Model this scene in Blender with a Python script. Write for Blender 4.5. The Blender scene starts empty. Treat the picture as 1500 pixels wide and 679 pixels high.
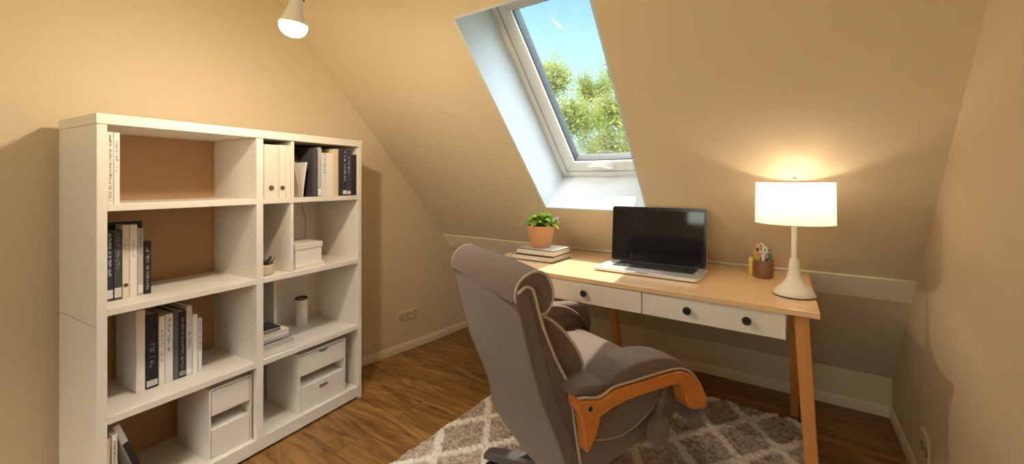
import bpy, bmesh, math, random
from mathutils import Vector, Matrix
random.seed(7)
PI = math.pi
scene = bpy.context.scene
COL = scene.collection
C_EYE = 1.165
YAW = .6087; FPX = 607.9; PCX = 750.; PCY = 265.4
SA, CA = math.sin(YAW), math.cos(YAW)
V_R = Vector((CA, SA, 0)); V_F = Vector((-SA, CA, 0)); V_U = Vector((0, 0, 1)); EYE = Vector((0, 0, C_EYE))

# ------------------------------------------------------------------ measuring helpers
def ray(px, py): return V_R * ((px - PCX) / FPX) + V_F + V_U * ((PCY - py) / FPX)
def hit(px, py, p0, n):
    d = ray(px, py); n = Vector(n)
    return EYE + d * ((Vector(p0) - EYE).dot(n) / d.dot(n))
def atz(px, py, z): return hit(px, py, (0, 0, z), (0, 0, 1))

# ------------------------------------------------------------------ materials
def mat(name, col, rough=.55, metal=0, noise=0, nscale=8, bump=0, bscale=60, spec=.5, sheen=0, coat=0, emit=None, estr=0, col2=None):
    m = bpy.data.materials.new(name); m.use_nodes = True
    nt = m.node_tree; b = nt.nodes['Principled BSDF']
    b.inputs['Base Color'].default_value = (*col, 1)
    b.inputs['Roughness'].default_value = rough; b.inputs['Metallic'].default_value = metal
    b.inputs['Specular IOR Level'].default_value = spec
    if sheen: b.inputs['Sheen Weight'].default_value = sheen; b.inputs['Sheen Roughness'].default_value = .5
    if coat: b.inputs['Coat Weight'].default_value = coat; b.inputs['Coat Roughness'].default_value = .15
    if emit: b.inputs['Emission Color'].default_value = (*emit, 1); b.inputs['Emission Strength'].default_value = estr
    tc = nt.nodes.new('ShaderNodeTexCoord')
    if noise:
        n = nt.nodes.new('ShaderNodeTexNoise'); n.inputs['Scale'].default_value = nscale; n.inputs['Detail'].default_value = 4
        nt.links.new(tc.outputs['Object'], n.inputs['Vector'])
        mx = nt.nodes.new('ShaderNodeMix'); mx.data_type = 'RGBA'
        c2 = col2 if col2 else tuple(c * (1 - noise) for c in col)
        mx.inputs[6].default_value = (*col, 1); mx.inputs[7].default_value = (*c2, 1)
        nt.links.new(n.outputs['Fac'], mx.inputs[0]); nt.links.new(mx.outputs[2], b.inputs['Base Color'])
    if bump:
        n2 = nt.nodes.new('ShaderNodeTexNoise'); n2.inputs['Scale'].default_value = bscale; n2.inputs['Detail'].default_value = 3
        nt.links.new(tc.outputs['Object'], n2.inputs['Vector'])
        bp = nt.nodes.new('ShaderNodeBump'); bp.inputs['Strength'].default_value = bump; bp.inputs['Distance'].default_value = .004
        nt.links.new(n2.outputs['Fac'], bp.inputs['Height']); nt.links.new(bp.outputs['Normal'], b.inputs['Normal'])
    return m

def wood(name, c1, c2, axis=0, scale=1.0, rough=.4, coat=0):
    m = bpy.data.materials.new(name); m.use_nodes = True
    nt = m.node_tree; b = nt.nodes['Principled BSDF']; L = nt.links.new
    tc = nt.nodes.new('ShaderNodeTexCoord'); mp = nt.nodes.new('ShaderNodeMapping')
    s = [22 * scale] * 3; s[axis] = 1.3 * scale; mp.inputs['Scale'].default_value = s
    L(tc.outputs['Object'], mp.inputs['Vector'])
    n = nt.nodes.new('ShaderNodeTexNoise'); n.inputs['Scale'].default_value = 2.2; n.inputs['Detail'].default_value = 6; n.inputs['Distortion'].default_value = .6
    L(mp.outputs['Vector'], n.inputs['Vector'])
    r = nt.nodes.new('ShaderNodeValToRGB'); r.color_ramp.elements[0].position = .3; r.color_ramp.elements[1].position = .72
    r.color_ramp.elements[0].color = (*c2, 1); r.color_ramp.elements[1].color = (*c1, 1)
    L(n.outputs['Fac'], r.inputs['Fac']); L(r.outputs['Color'], b.inputs['Base Color'])
    b.inputs['Roughness'].default_value = rough
    if coat: b.inputs['Coat Weight'].default_value = coat; b.inputs['Coat Roughness'].default_value = .2
    return m

def floor_mat():
    m = bpy.data.materials.new('floorboards'); m.use_nodes = True
    nt = m.node_tree; b = nt.nodes['Principled BSDF']; L = nt.links.new; N = nt.nodes.new
    tc = N('ShaderNodeTexCoord')
    br = N('ShaderNodeTexBrick'); br.inputs['Scale'].default_value = 1
    br.inputs['Brick Width'].default_value = 1.2; br.inputs['Row Height'].default_value = .17
    br.inputs['Mortar Size'].default_value = .0012; br.inputs['Mortar Smooth'].default_value = .3
    br.offset = .37; br.offset_frequency = 2
    br.inputs['Color1'].default_value = (0, 0, 0, 1); br.inputs['Color2'].default_value = (1, 1, 1, 1); br.inputs['Mortar'].default_value = (.5, .5, .5, 1)
    L(tc.outputs['Object'], br.inputs['Vector'])
    sc = N('ShaderNodeVectorMath'); sc.operation = 'SCALE'; sc.inputs[3].default_value = 7.0
    L(br.outputs['Color'], sc.inputs[0])
    ad = N('ShaderNodeVectorMath'); ad.operation = 'ADD'; L(tc.outputs['Object'], ad.inputs[0]); L(sc.outputs[0], ad.inputs[1])
    mp = N('ShaderNodeMapping'); mp.inputs['Scale'].default_value = (1.5, 9, 9); L(ad.outputs[0], mp.inputs['Vector'])
    n1 = N('ShaderNodeTexNoise'); n1.inputs['Scale'].default_value = 1.5; n1.inputs['Detail'].default_value = 7; n1.inputs['Roughness'].default_value = .62; n1.inputs['Distortion'].default_value = 1.6
    L(mp.outputs['Vector'], n1.inputs['Vector'])
    r = N('ShaderNodeValToRGB'); e = r.color_ramp.elements
    e[0].position = .30; e[0].color = (.115, .045, .011, 1); e[1].position = .74; e[1].color = (.52, .29, .095, 1)
    x = e.new(.52); x.color = (.31, .150, .038, 1)
    L(n1.outputs['Fac'], r.inputs['Fac'])
    mp2 = N('ShaderNodeMapping'); mp2.inputs['Scale'].default_value = (3, 60, 60); L(ad.outputs[0], mp2.inputs['Vector'])
    n2 = N('ShaderNodeTexNoise'); n2.inputs['Scale'].default_value = 2; n2.inputs['Detail'].default_value = 4; L(mp2.outputs['Vector'], n2.inputs['Vector'])
    mx = N('ShaderNodeMix'); mx.data_type = 'RGBA'; mx.blend_type = 'MULTIPLY'; mx.inputs[0].default_value = .45
    L(r.outputs['Color'], mx.inputs[6])
    r2 = N('ShaderNodeValToRGB'); r2.color_ramp.elements[0].color = (.55, .5, .45, 1); r2.color_ramp.elements[1].color = (1.2, 1.2, 1.2, 1); r2.color_ramp.elements[0].position = .3; r2.color_ramp.elements[1].position = .7
    L(n2.outputs['Fac'], r2.inputs['Fac']); L(r2.outputs['Color'], mx.inputs[7])
    # plank tone and joints
    hs = N('ShaderNodeHueSaturation'); L(mx.outputs[2], hs.inputs['Color'])
    mr = N('ShaderNodeMapRange'); mr.inputs['To Min'].default_value = .8; mr.inputs['To Max'].default_value = 1.15
    L(br.outputs['Color'], mr.inputs['Value']); L(mr.outputs[0], hs.inputs['Value'])
    mj = N('ShaderNodeMix'); mj.data_type = 'RGBA'; L(br.outputs['Fac'], mj.inputs[0]); L(hs.outputs['Color'], mj.inputs[6]); mj.inputs[7].default_value = (.06, .025, .01, 1)
    L(mj.outputs[2], b.inputs['Base Color'])
    rr = N('ShaderNodeMapRange'); rr.inputs['To Min'].default_value = .34; rr.inputs['To Max'].default_value = .52; L(n2.outputs['Fac'], rr.inputs['Value']); L(rr.outputs[0], b.inputs['Roughness'])
    bp = N('ShaderNodeBump'); bp.inputs['Strength'].default_value = .12; bp.inputs['Distance'].default_value = .003; L(n1.outputs['Fac'], bp.inputs['Height']); L(bp.outputs['Normal'], b.inputs['Normal'])
    return m

def rug_mat():
    m = bpy.data.materials.new('rug_pile'); m.use_nodes = True
    nt = m.node_tree; b = nt.nodes['Principled BSDF']; L = nt.links.new; N = nt.nodes.new
    at = N('ShaderNodeAttribute'); at.attribute_name = 'lattice'
    tc = N('ShaderNodeTexCoord')
    n = N('ShaderNodeTexNoise'); n.inputs['Scale'].default_value = 55; n.inputs['Detail'].default_value = 5; L(tc.outputs['Object'], n.inputs['Vector'])
    r = N('ShaderNodeValToRGB'); e = r.color_ramp.elements; e[0].position = .33; e[0].color = (.28, .22, .165, 1); e[1].position = .6; e[1].color = (.60, .50, .40, 1)
    L(n.outputs['Fac'], r.inputs['Fac'])
    mx = N('ShaderNodeMix'); mx.data_type = 'RGBA'; L(at.outputs['Fac'], mx.inputs[0]); L(r.outputs['Color'], mx.inputs[6]); mx.inputs[7].default_value = (.86, .79, .70, 1)
    L(mx.outputs[2], b.inputs['Base Color']); b.inputs['Roughness'].default_value = .95; b.inputs['Specular IOR Level'].default_value = .1
    b.inputs['Sheen Weight'].default_value = .2
    bp = N('ShaderNodeBump'); bp.inputs['Strength'].default_value = .6; bp.inputs['Distance'].default_value = .008; L(n.outputs['Fac'], bp.inputs['Height']); L(bp.outputs['Normal'], b.inputs['Normal'])
    return m

def glass_mat(name, refl=.08):
    m = bpy.data.materials.new(name); m.use_nodes = True
    nt = m.node_tree; nt.nodes.clear(); N = nt.nodes.new; L = nt.links.new
    o = N('ShaderNodeOutputMaterial'); t = N('ShaderNodeBsdfTransparent'); t.inputs[0].default_value = (.95, .98, .97, 1)
    g = N('ShaderNodeBsdfGlossy'); g.inputs['Roughness'].default_value = .02
    fr = N('ShaderNodeLayerWeight'); fr.inputs['Blend'].default_value = .25
    mr = N('ShaderNodeMapRange'); mr.inputs['To Min'].default_value = .03; mr.inputs['To Max'].default_value = .35
    L(fr.outputs['Fresnel'], mr.inputs['Value'])
    mx = N('ShaderNodeMixShader'); L(mr.outputs[0], mx.inputs[0]); L(t.outputs[0], mx.inputs[1]); L(g.outputs[0], mx.inputs[2]); L(mx.outputs[0], o.inputs[0])
    return m

def emission_mat(name, col, s):
    # thin glowing glass of a bulb: lets the light of the lamp inside through and glows itself
    m = bpy.data.materials.new(name); m.use_nodes = True; nt = m.node_tree; nt.nodes.clear(); N = nt.nodes.new; L = nt.links.new
    o = N('ShaderNodeOutputMaterial'); t = N('ShaderNodeBsdfTransparent'); e = N('ShaderNodeEmission'); e.inputs[0].default_value = (*col, 1); e.inputs[1].default_value = s
    a = N('ShaderNodeAddShader'); L(t.outputs[0], a.inputs[0]); L(e.outputs[0], a.inputs[1]); L(a.outputs[0], o.inputs[0])
    m.cycles.emission_sampling = 'NONE'
    return m
def bulb_light(name, loc, watt, col, r):
    l = bpy.data.lights.new(name, 'POINT'); l.energy = watt; l.color = col; l.shadow_soft_size = r
    o = bpy.data.objects.new(name, l); COL.objects.link(o); o.location = loc; return o

def shade_mat():
    m = bpy.data.materials.new('lamp_linen'); m.use_nodes = True
    nt = m.node_tree; nt.nodes.clear(); N = nt.nodes.new; L = nt.links.new
    o = N('ShaderNodeOutputMaterial'); d = N('ShaderNodeBsdfDiffuse'); d.inputs[0].default_value = (.85, .80, .74, 1)
    t = N('ShaderNodeBsdfTranslucent'); t.inputs[0].default_value = (.90, .87, .82, 1)
    mx = N('ShaderNodeMixShader'); mx.inputs[0].default_value = .6
    L(d.outputs[0], mx.inputs[1]); L(t.outputs[0], mx.inputs[2]); L(mx.outputs[0], o.inputs[0])
    return m

def leaf_mat(name, c1, c2, tr=.45):
    m = bpy.data.materials.new(name); m.use_nodes = True
    nt = m.node_tree; nt.nodes.clear(); N = nt.nodes.new; L = nt.links.new
    o = N('ShaderNodeOutputMaterial'); tc = N('ShaderNodeTexCoord'); n = N('ShaderNodeTexNoise'); n.inputs['Scale'].default_value = 3
    L(tc.outputs['Object'], n.inputs['Vector'])
    mc = N('ShaderNodeMix'); mc.data_type = 'RGBA'; mc.inputs[6].default_value = (*c1, 1); mc.inputs[7].default_value = (*c2, 1); L(n.outputs['Fac'], mc.inputs[0])
    d = N('ShaderNodeBsdfDiffuse'); t = N('ShaderNodeBsdfTranslucent'); L(mc.outputs[2], d.inputs[0]); L(mc.outputs[2], t.inputs[0])
    mx = N('ShaderNodeMixShader'); mx.inputs[0].default_value = tr
    L(d.outputs[0], mx.inputs[1]); L(t.outputs[0], mx.inputs[2]); L(mx.outputs[0], o.inputs[0])
    return m

M = {}
M['wall'] = mat('wall_paint', (.69, .57, .395), .85, bump=.06, bscale=90, spec=.2)
M['trim'] = mat('cream_trim', (.84, .75, .58), .7, spec=.3)
M['skirting'] = mat('skirting_paint', (.78, .66, .48), .5)
M['floor'] = floor_mat()
M['white'] = mat('white_laminate', (.83, .77, .69), .38, noise=.04, nscale=3)
def pinned():
    m = mat('white_laminate_pinned', (.83, .77, .69), .38); nt = m.node_tree; N = nt.nodes.new; L = nt.links.new; b = nt.nodes['Principled BSDF']
    tc = N('ShaderNodeTexCoord'); sp = N('ShaderNodeSeparateXYZ'); L(tc.outputs['Object'], sp.inputs[0])
    def op(o, a, b_, c=None):
        n = N('ShaderNodeMath'); n.operation = o
        for i, v in enumerate((a, b_)):
            if v is None: continue
            if isinstance(v, (int, float)): n.inputs[i].default_value = v
            else: L(v, n.inputs[i])
        return n.outputs[0]
    zz = op('SUBTRACT', op('MODULO', sp.outputs['Z'], .03), .015); z2 = op('MULTIPLY', zz, zz); tot = None
    for x0 in (-.035, -.298):
        dx = op('SUBTRACT', sp.outputs['X'], x0); d = op('ADD', op('MULTIPLY', dx, dx), z2); h = op('LESS_THAN', d, .0022 ** 2)
        tot = h if tot is None else op('ADD', tot, h)
    mx = N('ShaderNodeMix'); mx.data_type = 'RGBA'; mx.inputs[6].default_value = (.83, .77, .69, 1); mx.inputs[7].default_value = (.30, .22, .15, 1)
    L(tot, mx.inputs[0]); L(mx.outputs[2], b.inputs['Base Color']); return m
M['pinned'] = pinned()
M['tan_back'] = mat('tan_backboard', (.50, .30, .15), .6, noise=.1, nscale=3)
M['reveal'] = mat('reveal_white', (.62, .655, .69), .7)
M['frame'] = mat('window_frame_white', (.82, .81, .78), .35)
M['frame_dark'] = mat('gasket_dark', (.03, .03, .03), .6)
M['glass'] = glass_mat('window_glass')
M['beech'] = wood('beech_top', (.88, .62, .36), (.80, .53, .28), 0, 1, .28, .25)
M['leg'] = wood('beech_leg', (.70, .32, .095), (.60, .25, .07), 2, 1, .4)
M['drawer'] = mat('drawer_white', (.84, .78, .72), .4)
M['black'] = mat('black_knob', (.012, .012, .015), .35)
M['fabric'] = mat('grey_brown_upholstery', (.225, .155, .124), .9, noise=.38, nscale=230, bump=.7, bscale=520, spec=.15, sheen=.3)
M['piping'] = mat('pale_piping', (.50, .41, .33), .6)
M['chairwood'] = wood('orange_bentwood', (.66, .235, .035), (.54, .165, .02), 0, 1.2, .3, .35)
M['metal'] = mat('grey_metal', (.13, .125, .13), .4, metal=.5)
M['rubber'] = mat('black_rubber', (.02, .02, .02), .6)
M['silver'] = mat('brushed_aluminium', (.80, .79, .78), .32, metal=.55)
M['screen'] = mat('glossy_screen', (.012, .012, .016), .06, spec=.6)
M['key'] = mat('black_key', (.03, .03, .035), .5)
M['keygap'] = mat('key_well', (.35, .34, .34), .5)
M['terracotta'] = mat('terracotta', (.60, .27, .11), .7, noise=.35, nscale=14, bump=.1, col2=(.72, .40, .20))
M['soil'] = mat('soil', (.05, .03, .02), .95, bump=.5, bscale=120)
M['leaf'] = leaf_mat('houseplant_leaf', (.42, .60, .10), (.24, .42, .06), .35)
M['leafpale'] = leaf_mat('pale_leaf', (.50, .62, .32), (.32, .48, .16), .3)
M['succ'] = mat('dark_sprig', (.06, .07, .03), .8)
M['ceramic'] = mat('white_ceramic', (.84, .79, .72), .3)
M['creamceramic'] = mat('cream_ceramic', (.78, .62, .45), .45)
M['paper'] = mat('paper_pages', (.80, .74, .64), .8, noise=.15, nscale=200)
M['cupwood'] = wood('walnut_cup', (.24, .12, .06), (.17, .08, .04), 0, 2, .45)
M['shade'] = shade_mat()
M['bulb'] = emission_mat('glowing_bulb', (1., .86, .62), 3.2)
M['lampbulb'] = emission_mat('glowing_lamp_bulb', (1., .80, .54), 4)
M['plastic'] = mat('bulb_collar', (.92, .88, .82), .4)
M['rug'] = rug_mat()
M['brass'] = mat('brass', (.75, .50, .18), .3, metal=1)
M['bark'] = mat('bark', (.20, .18, .15), .9, noise=.4, nscale=6)
M['birch1'] = leaf_mat('spring_leaves', (.17, .20, .075), (.12, .15, .045), .5)
M['birch2'] = leaf_mat('spring_leaves_deep', (.15, .185, .055), (.11, .145, .035), .5)
M['hole'] = mat('panel_joint_dark', (.25, .18, .12), .9)
M['socket'] = mat('socket_plastic', (.74, .60, .40), .5)
M['socketdark'] = mat('socket_recess', (.12, .07, .03), .8)

_cm = {}
def cmat(rgb, rough=.5):
    k = tuple(round(c, 3) for c in rgb) + (rough,)
    if k not in _cm: _cm[k] = mat('cover_tone', rgb, rough)
    return _cm[k]

# ------------------------------------------------------------------ mesh helpers
def NB(): return bmesh.new()
def box(bm, x0, x1, y0, y1, z0, z1, mx=None):
    v = [bm.verts.new(p) for p in ((x0, y0, z0), (x1, y0, z0), (x1, y1, z0), (x0, y1, z0), (x0, y0, z1), (x1, y0, z1), (x1, y1, z1), (x0, y1, z1))]
    if mx: [setattr(q, 'co', mx @ q.co) for q in v]
    for f in ((0, 3, 2, 1), (4, 5, 6, 7), (0, 1, 5, 4), (1, 2, 6, 5), (2, 3, 7, 6), (3, 0, 4, 7)): bm.faces.new([v[i] for i in f])
    return v
def hexa(bm, pts):      # eight corners: bottom four, top four
    v = [bm.verts.new(p) for p in pts]
    for f in ((0, 3, 2, 1), (4, 5, 6, 7), (0, 1, 5, 4), (1, 2, 6, 5), (2, 3, 7, 6), (3, 0, 4, 7)): bm.faces.new([v[i] for i in f])
def tube(bm, pts, r, n=10, closed=False, cap=True):
    pts = [Vector(p) for p in pts]; rings = []; N = len(pts)
    rr = r if isinstance(r, (list, tuple)) else [r] * N
    up = None
    for i, p in enumerate(pts):
        if closed: t = (pts[(i + 1) % N] - pts[i - 1])
        else: t = pts[min(i + 1, N - 1)] - pts[max(i - 1, 0)]
        t.normalize()
        if up is None:
            up = Vector((0, 0, 1)) if abs(t.z) < .9 else Vector((1, 0, 0))
        a = (up - t * up.dot(t)); a.normalize(); up = a; b = t.cross(a)
        rings.append([bm.verts.new(p + (a * math.cos(2 * PI * k / n) + b * math.sin(2 * PI * k / n)) * rr[i]) for k in range(n)])
    M_ = N if closed else N - 1
    for i in range(M_):
        A, B = rings[i], rings[(i + 1) % N]
        for k in range(n): bm.faces.new((A[k], A[(k + 1) % n], B[(k + 1) % n], B[k]))
    if cap and not closed: bm.faces.new(rings[0][::-1]); bm.faces.new(rings[-1])
def lathe(bm, prof, n=32, c=(0, 0, 0), mx=None, caps=True):
    rings = []
    for r, z in prof:
        ring = []
        for k in range(n):
            p = Vector((c[0] + r * math.cos(2 * PI * k / n), c[1] + r * math.sin(2 * PI * k / n), c[2] + z))
            ring.append(bm.verts.new(mx @ p if mx else p))
        rings.append(ring)
    for A, B in zip(rings, rings[1:]):
        for k in range(n): bm.faces.new((A[k], A[(k + 1) % n], B[(k + 1) % n], B[k]))
    if caps: bm.faces.new(rings[0][::-1]); bm.faces.new(rings[-1])
def prism(bm, poly, y0, y1, to=lambda a, b, y: (a, y, b)):   # polygon in (x,z) pushed along y
    A = [bm.verts.new(to(a, b, y0)) for a, b in poly]; B = [bm.verts.new(to(a, b, y1)) for a, b in poly]
    n = len(poly); bm.faces.new(A[::-1]); bm.faces.new(B)
    for i in range(n): bm.faces.new((A[i], A[(i + 1) % n], B[(i + 1) % n], B[i]))
def crom(pts, k=5, closed=True):
    out = []; n = len(pts); P = [Vector((*p, 0)) if len(p) == 2 else Vector(p) for p in pts]; D = len(pts[0])
    for i in range(n if closed else n - 1):
        if closed: p0, p1, p2, p3 = P[i - 1], P[i], P[(i + 1) % n], P[(i + 2) % n]
        else: p0, p1, p2, p3 = P[max(i - 1, 0)], P[i], P[i + 1], P[min(i + 2, n - 1)]
        for j in range(k):
            t = j / k
            v = .5 * ((2 * p1) + (p2 - p0) * t + (2 * p0 - 5 * p1 + 4 * p2 - p3) * t * t + (3 * p1 - p0 - 3 * p2 + p3) * t ** 3)
            out.append(tuple(v)[:D])
    if not closed: out.append(tuple(P[-1])[:D])
    return out
def cushion(bm, poly, y0, y1, puff=.012, rnd=.02, rows=6):
    # a padded form: side profile swept across and puffed in the middle (soft edges come from obj(..., soft=))
    n = len(poly); nor = []
    for i in range(n):
        t = Vector((poly[(i + 1) % n][0] - poly[i - 1][0], poly[(i + 1) % n][1] - poly[i - 1][1])); t.normalize(); nor.append(Vector((t.y, -t.x)))
    area = sum(poly[i][0] * poly[(i + 1) % n][1] - poly[(i + 1) % n][0] * poly[i][1] for i in range(n)); sg = 1 if area > 0 else -1
    rings = []; K = 10
    for k in range(K + 1):
        pf = puff * math.sin(PI * k / K)
        rings.append([bm.verts.new((p[0] + sg * nor[i].x * pf, y0 + (y1 - y0) * k / K, p[1] + sg * nor[i].y * pf)) for i, p in enumerate(poly)])
    for A, B in zip(rings, rings[1:]):
        for i in range(n): bm.faces.new((A[i], A[(i + 1) % n], B[(i + 1) % n], B[i]))
    bm.faces.new(rings[0][::-1]); bm.faces.new(rings[-1])
def obj(name, bm, m, parent=None, smooth=False, bevel=0, seg=2, label=None, auto=None, sub=0, soft=None):
    bmesh.ops.recalc_face_normals(bm, faces=bm.faces[:])
    me = bpy.data.meshes.new(name); bm.to_mesh(me); bm.free()
    if smooth:
        for p in me.polygons: p.use_smooth = True
    me.materials.append(M[m] if isinstance(m, str) else m)
    o = bpy.data.objects.new(name, me); COL.objects.link(o)
    if parent: o.parent = parent
    if smooth:
        try:
            me.set_sharp_from_angle(angle=math.radians(auto or 40))
        except Exception: pass
    if bevel:
        b = o.modifiers.new('bevel', 'BEVEL'); b.width = bevel; b.segments = seg; b.limit_method = 'ANGLE'; b.angle_limit = math.radians(35)
    if sub:
        s = o.modifiers.new('sub', 'SUBSURF'); s.levels = sub; s.render_levels = sub
    if soft:
        q = o.modifiers.new('pad', 'REMESH'); q.mode = 'VOXEL'; q.voxel_size = soft[0]; q.use_smooth_shade = True
        q = o.modifiers.new('round', 'SMOOTH'); q.factor = .5; q.iterations = soft[1]
    if label: o['label'] = label
    return o
def thing(name, label, cat, loc=(0, 0, 0), rz=0, group=None, rot=None):
    o = bpy.data.objects.new(name, None); COL.objects.link(o); o.empty_display_size = .05
    o.location = loc; o.rotation_euler = rot if rot else (0, 0, rz)
    o['label'] = label; o['category'] = cat
    if group: o['group'] = group
    return o
def tag(o, label, cat, group=None):
    o['label'] = label; o['category'] = cat
    if group: o['group'] = group
    return o
def struct(name, bm, m, **k):
    o = obj(name, bm, m, **k); o['kind'] = 'structure'; return o

# ------------------------------------------------------------------ camera
cam = bpy.data.cameras.new('camera'); co = bpy.data.objects.new('camera', cam); COL.objects.link(co)
co.location = EYE; co.rotation_euler = (PI / 2, 0, YAW)
cam.sensor_width = 36; cam.lens = FPX / 1500 * 36; cam.shift_y = -(339.5 - PCY) / 1500; cam.clip_start = .02; cam.clip_end = 2000
scene.camera = co

# ------------------------------------------------------------------ the room
YK, ZK, SL = 2.753, .194, .8368
HYP = math.hypot(1, SL)
def roof_y(z): return YK - (z - ZK) * SL
ZC = 2.2; YC = roof_y(ZC); YB = -1.6
WP = crom([(-1.6, -2.24), (-.6, -2.245), (.3, -2.255), (.9, -2.295), (1.36, -2.308), (1.75, -2.262), (2.2, -2.222), (2.6, -2.207), (2.753, -2.205)], 6, False)
def xl(y):
    for (a, b), (c, d) in zip(WP, WP[1:]):
        if a <= y <= c: return b + (d - b) * (y - a) / (c - a)
    return WP[-1][1] if y > WP[-1][0] else WP[0][1]
def xr(y): return .368 + (YK - y) * .018
TH = .12
# floor
bm = NB(); box(bm, -2.6, .7, YB - .2, YK + .2, -.08, 0); struct('floor', bm, 'floor')
# left gable wall: outline in plan follows WP, top follows the roof
bm = NB()
ys = [p[0] for p in WP if p[0] <= YK] ; ys = sorted(set([round(y, 4) for y in ys] + [round(YC, 4)]))
def ztop(y): return ZC if y <= YC else ZK + (YK - y) / SL
inner = []; outer = []
for y in ys:
    nz = 12; zt = ztop(y)
    inner.append([bm.verts.new((xl(y), y, zt * k / nz)) for k in range(nz + 1)])
    outer.append([bm.verts.new((xl(y) - TH, y, zt * k / nz)) for k in range(nz + 1)])
for S, fl in ((inner, 0), (outer, 1)):
    for A, B in zip(S, S[1:]):
        for k in range(len(A) - 1): bm.faces.new((A[k], B[k], B[k + 1], A[k + 1]) if not fl else (A[k + 1], B[k + 1], B[k], A[k]))
for A, B, C_, D in ((inner[i], inner[i + 1], outer[i], outer[i + 1]) for i in range(len(ys) - 1)):
    bm.faces.new((A[-1], B[-1], D[-1], C_[-1])); bm.faces.new((C_[0], D[0], B[0], A[0]))
for I, O in ((inner[0], outer[0]), (inner[-1], outer[-1])):
    for k in range(len(I) - 1): bm.faces.new((I[k], I[k + 1], O[k + 1], O[k]))
struct('wall_left', bm, 'wall', smooth=True, auto=30)
# right gable wall
bm = NB(); prof = [(YB, 0), (YK, 0), (YK, ZK), (YC, ZC), (YB, ZC)]
A = [bm.verts.new((xr(y), y, z)) for y, z in prof]; B = [bm.verts.new((xr(y) + TH, y, z)) for y, z in prof]
bm.faces.new(A); bm.faces.new(B[::-1])
for i in range(5): bm.faces.new((A[i], B[i], B[(i + 1) % 5], A[(i + 1) % 5]))
struct('wall_right', bm, 'wall')
# knee wall and the wall behind the viewer
bm = NB(); box(bm, -2.5, .6, YK, YK + TH, 0, ZK + .06); struct('wall_back', bm, 'wall')
bm = NB(); RWX0, RWX1, RWZ0, RWZ1 = -1.25, .28, 1.15, 2.0
box(bm, -2.6, RWX0, YB - TH, YB, 0, ZC); box(bm, RWX1, .7, YB - TH, YB, 0, ZC); box(bm, RWX0, RWX1, YB - TH, YB, 0, RWZ0); box(bm, RWX0, RWX1, YB - TH, YB, RWZ1, ZC); struct('wall_front', bm, 'wall')
# sloping ceiling with the opening of the roof window, in roof coordinates: x, u up the slope from the knee wall, n outward
UP = Vector((0, -SL / HYP, 1 / HYP)); NO = Vector((0, 1 / HYP, SL / HYP)); K0 = Vector((0, YK, ZK))
def rp(x, u, n=0): return Vector((x, 0, 0)) + K0 + UP * u + NO * n
def u_of(z): return (z - ZK) * HYP
UC = u_of(ZC)
ub, ut = u_of(1.017), u_of(1.873)
DR = .29
def hole_xl(u): return -1.200 - .043 * (u - ub) / (ut - ub)
HXR = -.629
bm = NB(); T = .30
XA, XB_ = -2.45, .55
def slab(x0, x1, x2, x3, u0, u1, n1=T):   # x0..x1 at u0, x2..x3 at u1
    hexa(bm, [rp(x0, u0), rp(x1, u0), rp(x1, u0, n1), rp(x0, u0, n1), rp(x2, u1), rp(x3, u1), rp(x3, u1, n1), rp(x2, u1, n1)])
eo = .004; slab(XA, XB_, XA, XB_, 0, ub - eo, .29); slab(XA, hole_xl(ub) - eo, XA, hole_xl(ut) - eo, ub - eo, ut + eo, .29); slab(HXR + eo, XB_, HXR + eo, XB_, ub - eo, ut + eo, .29); slab(XA, XB_, XA, XB_, ut + eo, UC, .29)
struct('ceiling', bm, 'wall')
bm = NB(); box(bm, -2.6, .7, YB - .1, YC + .02, ZC, ZC + .1); struct('ceiling_flat', bm, 'wall')
# paler batten along the slope at desk height
bm = NB(); u0, u1 = u_of(.662), u_of(.768)
hexa(bm, [rp(xl(roof_y(.67)) - .02, u0, -.006), rp(.45, u0, -.006), rp(.45, u0, .01), rp(-2.3, u0, .01), rp(xl(roof_y(.77)) - .02, u1, -.006), rp(.45, u1, -.006), rp(.45, u1, .01), rp(-2.3, u1, .01)])
struct('trim_1', bm, 'trim', bevel=.002)
# skirting boards with a moulded top
def skirt(name, pts, side, m='skirting', h=.052, t=.012):
    bm = NB(); P = [(0, 0), (t, 0), (t, h * .62), (t * .75, h * .72), (t * .75, h * .86), (t * .35, h), (0, h)]
    rings = []
    for i, p in enumerate(pts):
        a = Vector(pts[max(i - 1, 0)]); b = Vector(pts[min(i + 1, len(pts) - 1)]); d = (b - a).normalized(); n = Vector((d.y, -d.x)) * side
        rings.append([bm.verts.new((p[0] + n.x * q[0], p[1] + n.y * q[0], q[1])) for q in P])
    for A, B in zip(rings, rings[1:]):
        for k in range(len(P)): bm.faces.new((A[k], A[(k + 1) % len(P)], B[(k + 1) % len(P)], B[k]))
    bm.faces.new(rings[0]); bm.faces.new(rings[-1][::-1])
    return struct(name, bm, m)
skirt('baseboard_left', [(xl(y), y) for y in [1.40, 1.6, 1.8, 2.0, 2.2, 2.4, 2.6, YK - .001]], 1)
skirt('baseboard_back', [(-2.2, YK), (.365, YK)], 1)
skirt('baseboard_right', [(xr(YK), YK), (xr(YB), YB)], 1)
skirt('baseboard_front', [(.42, YB), (-2.24, YB)], 1)

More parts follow.
